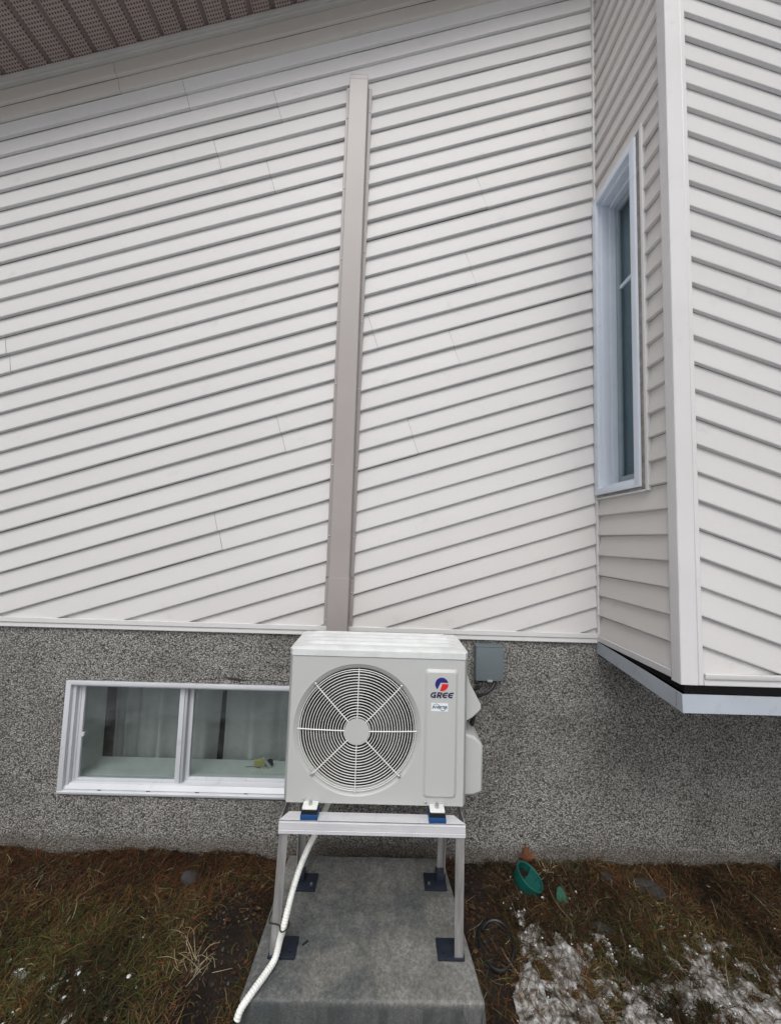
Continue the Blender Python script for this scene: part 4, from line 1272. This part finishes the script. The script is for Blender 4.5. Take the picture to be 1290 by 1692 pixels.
# dry maple leaf leaning on the wall
def maple(x, y, z, s, rx, rz, label):
    half = [(0, -.5), (.05, -.12), (.30, -.22), (.24, -.06), (.52, .02), (.40, .10), (.50, .30), (.26, .22), (.20, .30), (.24, .52), (.12, .46), (0, .72)]
    out = half + [(-a, b) for a, b in half[-2:0:-1]]
    m = MB()
    mt = Matrix.Translation((x, y, z)) @ Matrix.Rotation(rz, 4, 'Z') @ Matrix.Rotation(rx, 4, 'X') @ Matrix.Scale(s, 4)
    n = len(out)
    zz = lambda a, b: .22 * a * a + .10 * math.sin(5 * b + 3 * a)
    vs = [(0, 0, 0)] + [(a, b, zz(a, b)) for a, b in out] + [(0, 0, .012)] + [(a, b, zz(a, b) + .012) for a, b in out]
    fs = []
    for i in range(n):
        j = (i + 1) % n
        fs += [(0, 1 + j, 1 + i), (n + 1, n + 2 + i, n + 2 + j), (1 + i, 1 + j, n + 2 + j, n + 2 + i)]
    m.add([mt @ Vector(v) for v in vs], fs)
    m.tube([mt @ Vector(p) for p in [(0, -.45, .0), (.04, -.7, .05), (.10, -.9, .12)]], .0016, 6)
    tag(m.build('maple_leaf', m_leaf, None, base=(x, y, z), sharp=60), label, 'leaf')
maple(.79, -.025, .038, .088, R(68), R(8), 'dry brown maple leaf leaning on the foundation behind the teal cup')

# black coil of hose
cq = MB()
pts = []
for k in range(120):
    a = 2 * math.pi * k / 50
    rr = .98 + .10 * math.sin(k * .13) + .05 * math.sin(k * .31)
    pts.append((.512 + .072 * rr * math.cos(a) + .004 * (k / 50), -.398 + .085 * rr * math.sin(a), gh(.512, -.398) + .014 + .009 * (k / 50) + .014 * math.sin(a + .6)))
cq.tube(pts, .0075, 8)
tag(cq.build('hose_coil', m_black, None, base=(.512, -.398, gh(.512, -.398))), 'loose coil of thin black hose on the mud beside the slab', 'hose')

# field stones
def stone(x, y, sx, sy, sz, seed, label):
    bm = bmesh.new(); bmesh.ops.create_icosphere(bm, subdivisions=3, radius=1)
    rs = np.random.default_rng(seed); ph = rs.uniform(0, 6, 6)
    for v in bm.verts:
        c = v.co
        d = 1 + .16 * math.sin(2.3 * c.x + ph[0]) * math.cos(2.7 * c.y + ph[1]) + .10 * math.sin(5 * c.z + ph[2] + 3 * c.x)
        v.co = Vector((c.x * sx * d, c.y * sy * d, c.z * sz * d))
    z = gh(x, y) + sz * .02
    bmesh.ops.translate(bm, verts=bm.verts, vec=(x, y, z))
    m = MB().bm(bm, True); bm.free()
    tag(m.build('stone', m_stone, None, sharp=60, base=(x, y, z - sz)), label, 'stone')
stone(1.345, -.150, .072, .050, .040, 1, 'largest dark grey stone half sunk in the dead grass right of the teal cup')
stone(1.175, -.085, .038, .030, .024, 2, 'small grey stone close to the wall between teal cup and large stone')
stone(1.02, -.315, .048, .030, .020, 3, 'flat dark stone on the grass in front of the green shard')
stone(-.905, -.145, .055, .040, .040, 4, 'dark stone in the brown thatch below the low window')

# ------------------------------------------------------------------ snow, soil crumbs, grass
def snow_field(x, y):
    """>0 where crusted snow lies"""
    n = fbm(x * 9, y * 9, 5, 31) - .5
    n2 = fbm(x * 30, y * 30, 3, 77) - .5
    edge = np.interp(x, [.50, .60, .66, .80, .95, 1.15, 1.30, 1.6, 2.2], [-.62, -.44, -.27, -.36, -.44, -.475, -.455, -.48, -.52])
    d = np.clip((edge - y) / .16, -1.5, .42)
    right_m = np.where(x > .53, d, -1.5)
    hole = -.9 * np.exp(-(((x - 1.02) / .14) ** 2 + ((y + .50) / .06) ** 2)) - .8 * np.exp(-(((x - 1.16) / .12) ** 2 + ((y + .63) / .06) ** 2))
    left_edge = np.interp(x, [-2.2, -1.3, -1.05, -.85, -.6], [-.50, -.54, -.575, -.66, -1.2])
    dl = np.clip((left_edge - y) / .16, -1.5, .22) - .62
    left_m = np.where(x < -.55, dl, -1.5)
    return np.maximum(right_m + hole, left_m) + n * 1.3 + n2 * 2.9 + .20
def build_snow():
    V = []; F = []
    off = 0
    for (xa_, xb_) in ((.42, 2.1), (-2.0, -.62)):
        xs = np.arange(xa_, xb_, .0055); ys = np.arange(-1.35, -.16, .0055)
        X, Y = np.meshgrid(xs, ys)
        fld = snow_field(X, Y)
        h = ground_h(X, Y) + np.clip(fld, -.6, 1.0) * .014 + .003 + (fbm(X * 70, Y * 70, 3, 5) - .5) * .010
        n, m = X.shape
        keep = fld > -.12
        kf = keep[:-1, :-1] & keep[1:, :-1] & keep[:-1, 1:] & keep[1:, 1:]
        idx = np.arange(n * m).reshape(n, m)
        q = np.stack([idx[:-1, :-1], idx[:-1, 1:], idx[1:, 1:], idx[1:, :-1]], -1)[kf]
        used, inv = np.unique(q, return_inverse=True)
        P_ = np.stack([X, Y, h], -1).reshape(-1, 3)[used]
        V.append(P_); F.append(inv.reshape(-1, 4) + off); off += len(P_)
    V = np.concatenate(V); F = np.concatenate(F)
    me = bpy.data.meshes.new('snow')
    me.from_pydata(V.tolist(), [], F.tolist())
    me.polygons.foreach_set('use_smooth', [True] * len(F))
    o = obj('snow', me, m_snow)
    tag(o, 'thin crusted old snow lying in patches over the grass', 'snow', kind='stuff')
build_snow()

def in_slab(x, y, m=.012):
    return (x > -.462 - m) & (x < .397 + m) & (y > -.715 - m) & (y < -.09 + m)

ICO = None
def crumbs(name, pos, size, cols, mat, label, cat):
    """many small lumps in one mesh"""
    bm = bmesh.new(); bmesh.ops.create_icosphere(bm, subdivisions=1, radius=1)
    bm.verts.index_update()
    bv = np.array([v.co[:] for v in bm.verts]); bf = np.array([[v.index for v in f.verts] for f in bm.faces]); bm.free()
    n = len(pos); k = len(bv)
    jit = 1 + rng.uniform(-.35, .35, (n, k, 1))
    an = rng.uniform(0, 6.28, n); c, s = np.cos(an), np.sin(an)
    sc = size[:, None] * rng.uniform(.6, 1.4, (n, 3)) * np.array([1, 1, .7])
    v = bv[None] * jit * sc[:, None, :]
    vx = v[..., 0] * c[:, None] - v[..., 1] * s[:, None]; vy = v[..., 0] * s[:, None] + v[..., 1] * c[:, None]
    V = np.stack([vx, vy, v[..., 2]], -1) + pos[:, None, :]
    F = (bf[None] + (np.arange(n) * k)[:, None, None]).reshape(-1, 3)
    me = bpy.data.meshes.new(name)
    me.from_pydata(V.reshape(-1, 3).tolist(), [], F.tolist())
    if cols is not None:
        at = me.color_attributes.new('tint', 'FLOAT_COLOR', 'POINT')
        cc_ = np.concatenate([np.repeat(cols, k, 0), np.ones((n * k, 1))], 1)
        at.data.foreach_set('color', cc_.ravel())
    o = obj(name, me, mat)
    return tag(o, label, cat, kind='stuff')
def scatter(n, x0, x1, y0, y1):
    x = rng.uniform(x0, x1, n); y = rng.uniform(y0, y1, n)
    ok = ~in_slab(x, y)
    return x[ok], y[ok]
x, y = scatter(14000, -2.2, 2.2, -1.2, -.004)
p = np.stack([x, y, ground_h(x, y) + .001], -1)
sz = rng.uniform(.002, .007, len(x)) * np.where(rng.random(len(x)) < .06, 2.0, 1)
g = rng.uniform(.6, 1.5, len(x))[:, None]
cols = np.array([[.034, .024, .018]]) * g
st_ = rng.random(len(x)) < .08
cols[st_] = np.array([.075, .07, .065]) * rng.uniform(.6, 1.3, (st_.sum(), 1))
crumbs('soil_crumbs', p, sz, cols, m_clod, 'crumbs of dark soil and grit scattered over the ground', 'soil')
x, y = scatter(6000, -1.9, 2.1, -1.2, -.10)
fld = snow_field(x, y)
keep = (fld > -.5) & (rng.random(len(x)) < np.clip(.25 + fld * .5, .0, .8)) | (rng.random(len(x)) < .003)
x, y = x[keep], y[keep]
p = np.stack([x, y, ground_h(x, y) + .009], -1)
crumbs('snow_crumbs', p, rng.uniform(.0018, .0055, len(x)), None, m_crumb, 'white grains and lumps of snow strewn on the grass', 'snow')

chips = np.array([[-.93, -.55], [-.885, -.575], [-.97, -.40], [.60, -.235], [.63, -.25], [.66, -.27], [.93, -.20], [.80, -.20], [1.66, -.13], [.98, -.16]])
crumbs('white_chips', np.stack([chips[:, 0], chips[:, 1], ground_h(chips[:, 0], chips[:, 1]) + .010], -1), rng.uniform(.0035, .007, len(chips)), None, m_crumb, 'larger white chips of snow and foam on the dark ground', 'snow')
def litter(n=900):
    x = np.concatenate([rng.uniform(-2.2, -.5, n * 2 // 3), rng.uniform(.42, 2.2, n // 3)]); y = -.004 - np.abs(rng.normal(0, .28, len(x)))
    ok = (~in_slab(x, y)) & (y > -1.2); x, y = x[ok], y[ok]; k = len(x)
    L = rng.uniform(.004, .013, k); W = L * rng.uniform(.35, .8, k); az = rng.uniform(0, 6.28, k); ti = np.clip(rng.normal(0, .5, k), -.8, .8); cu_ = rng.uniform(-.5, .5, k)
    u = np.array([-1, -.3, -.3, .4, .4, 1.0]); w = np.array([0, .8, -.8, .9, -.9, 0.])
    lx = L[:, None] * u; ly = W[:, None] * w; lz = np.abs(ly) * np.tan(ti)[:, None] * .6 + cu_[:, None] * lx * u
    P_ = np.stack([x[:, None] + lx * np.cos(az)[:, None] - ly * np.sin(az)[:, None], np.minimum(-.003, y[:, None] + lx * np.sin(az)[:, None] + ly * np.cos(az)[:, None]), (ground_h(x, y) + .012)[:, None] + lz], -1)
    f = np.array([[0, 1, 2, 2], [1, 3, 4, 2], [3, 5, 4, 4]])
    V = P_.reshape(-1, 3).tolist(); F = []
    for i in range(k):
        o = i * 6
        F += [(o, o + 1, o + 2), (o + 1, o + 3, o + 4, o + 2), (o + 3, o + 5, o + 4)]
    me = bpy.data.meshes.new('leaf_litter'); me.from_pydata(V, [], F)
    pal = np.array([[.115, .045, .017], [.075, .036, .016], [.15, .085, .036], [.05, .028, .016]])
    col = pal[rng.integers(0, 4, k)] * rng.uniform(.35, 1.0, (k, 1))
    at = me.color_attributes.new('tint', 'FLOAT_COLOR', 'POINT')
    at.data.foreach_set('color', np.concatenate([np.repeat(col, 6, 0), np.ones((k * 6, 1))], 1).ravel())
    o = obj('leaf_litter', me, m_clod)
    o.modifiers.new('leaf', 'SOLIDIFY').thickness = .0008
    tag(o, 'reddish brown leaf fragments strewn over the dead grass', 'leaf litter', kind='stuff')
litter()
def build_grass(n_try=300000):
    x = rng.uniform(-2.3, 2.3, n_try); y = rng.uniform(-1.25, -.003, n_try)
    dens = .35 + 1.1 * (fbm(x * 5, y * 5, 4, 51) - .32)
    bare = np.exp(-((x + .62) / .18) ** 2) * np.clip((-y - .10) / .2, 0, 1) * 1.0 + np.exp(-((x - .47) / .10) ** 2) * 1.0 + np.exp(-((x - .62) / .10) ** 2 - ((y + .12) / .1) ** 2) * .5
    fld = snow_field(x, y)
    dens = dens * (1 - np.clip(bare, 0, .97)) * np.where(fld > .1, .30, 1.0)
    ok = (~in_slab(x, y, .0)) & (rng.random(n_try) < dens)
    x, y = x[ok], y[ok]
    n = len(x)
    L = rng.gamma(3.2, .013, n) + .010
    az = rng.uniform(0, 2 * np.pi, n) * .55 + (fbm(x * 4, y * 4, 3, 91) * 4 * np.pi) * .9
    el = np.abs(rng.normal(0, .26, n)) + .04
    up_ = rng.random(n) < .05
    el[up_] += rng.uniform(.3, .8, up_.sum())
    w = rng.uniform(.0005, .0013, n)
    seg = 4
    curl = rng.normal(0, .85, n); droop = rng.uniform(.2, 1.4, n)
    pts = np.zeros((n, seg + 1, 3))
    pts[:, 0] = np.stack([x, y, ground_h(x, y) + rng.uniform(0, .014, n)], -1)
    a = az.copy(); e = el.copy()
    sides = np.zeros((n, seg + 1, 3))
    for i in range(seg + 1):
        sides[:, i] = np.stack([-np.sin(a), np.cos(a), rng.normal(0, .25, n)], -1)
        if i < seg:
            d = np.stack([np.cos(a) * np.cos(e), np.sin(a) * np.cos(e), np.sin(e)], -1)
            pts[:, i + 1] = pts[:, i] + d * (L / seg)[:, None]
            a = a + curl / seg; e = e - droop / seg
    gz = ground_h(pts[..., 0], pts[..., 1]) + .0015
    pts[..., 2] = np.maximum(pts[..., 2], gz)
    inwall = pts[..., 1] > -.002
    pts[..., 1] = np.where(inwall, -.002 - (pts[..., 1] + .002) * .5, pts[..., 1])
    taper = np.array([1, 1.1, 1, .75, .15])
    wv = w[:, None] * taper[None]
    A = pts + sides * wv[..., None]; B = pts - sides * wv[..., None]
    V = np.stack([A, B], 2).reshape(-1, 3)              # n,(seg+1),2
    base_i = (np.arange(n) * (seg + 1) * 2)[:, None, None]
    f1 = np.array([[2 * i, 2 * i + 1, 2 * i + 3, 2 * i + 2] for i in range(seg)])
    F = (f1[None] + base_i).reshape(-1, 4)
    # colours: straw, rust thatch, olive, green
    pal = np.array([[.150, .110, .058], [.105, .040, .015], [.072, .066, .018], [.034, .056, .013], [.26, .22, .14], [.036, .022, .013]])
    rust = np.clip(np.exp(-((x + 1.2) / .7) ** 2) * np.clip(1 + (y + .10) / .22, .1, 1) + .35 * (fbm(x * 3, y * 3, 3, 61) > .52), 0, 1)
    olive = np.clip((-y - .20) / .22, 0, 1) * np.clip(fbm(x * 2.2, y * 2.2, 3, 71) * 3.2 - .6, 0, 1.6) * np.where(np.abs(x) > .85, .95, .45)
    u = rng.random((n, 1))
    wts = np.stack([.15 + .10 * (x > .45), .30 + .8 * rust, .20 + .6 * olive, .04 + .25 * olive * olive, .025 + .02 * (x > .4), .65 + 0 * x], -1)
    cw = np.cumsum(wts / wts.sum(1, keepdims=True), 1)
    pick = (u > cw).sum(1)
    wet = np.clip(1.9 * fbm(x * 3.6, y * 3.6, 4, 131) - .12, .32, 1.25)[:, None]
    col = pal[np.clip(pick, 0, 5)] * rng.uniform(.55, 1.3, (n, 1)) * wet
    col4 = np.concatenate([np.repeat(col, (seg + 1) * 2, 0), np.ones((len(V), 1))], 1)
    me = bpy.data.meshes.new('grass')
    me.vertices.add(len(V)); me.vertices.foreach_set('co', V.ravel())
    nf = len(F)
    me.loops.add(nf * 4); me.loops.foreach_set('vertex_index', F.ravel().astype(np.int32))
    me.polygons.add(nf); me.polygons.foreach_set('loop_start', (np.arange(nf) * 4).astype(np.int32))
    me.update(calc_edges=True)
    at = me.color_attributes.new('tint', 'FLOAT_COLOR', 'POINT')
    at.data.foreach_set('color', col4.ravel())
    o = obj('grass', me, m_grass)
    tag(o, 'matted dead brown and olive grass along the foot of the wall', 'grass', kind='stuff')
    print('blades', n)
build_grass()
# distinct tufts of bleached straw
def tuft(x, y, n, L, spread, label, col=(.30, .25, .15), cat='grass tuft', group=None):
    m = MB(); z = gh(x, y)
    for i in range(n):
        a = random.uniform(0, 2 * math.pi); e = random.uniform(.1, .9)
        l = L * random.uniform(.5, 1.1); bx, by = x + random.gauss(0, spread), y + random.gauss(0, spread)
        by = min(by, -.01)
        d = Vector((math.cos(a) * math.cos(e), math.sin(a) * math.cos(e), math.sin(e)))
        p0 = Vector((bx, by, gh(bx, by)))
        p1 = p0 + d * l * .5; p2 = p0 + d * l * .9 + Vector((random.gauss(0, .01), random.gauss(0, .01), -l * .25 * random.random()))
        p2.z = max(p2.z, z + .004); p2.y = min(p2.y, -.004); p1.y = min(p1.y, -.004)
        m.tube(spline([p0, p1, p2], 3), [.0010, .0011, .0011, .0010, .0008, .0006, .0004], 4)
    mt = simple('straw_' + str(len(bpy.data.materials)), col, .7, var=.25, vscale=60)
    tag(m.build('grass_tuft', mt, None, base=(x, y, z)), label, cat, group)
tuft(-.72, -.50, 34, .11, .035, 'pale straw tuft on the bare soil left of the slab')
tuft(1.43, -.175, 14, .07, .015, 'small bleached straw tuft beside the largest grey stone')
tuft(.86, -.09, 22, .08, .03, 'bleached straw tuft just right of the teal cup')
tuft(1.02, -.03, 60, .075, .03, 'dark green grass tuft against the foundation right of the teal cup', (.018, .034, .010))
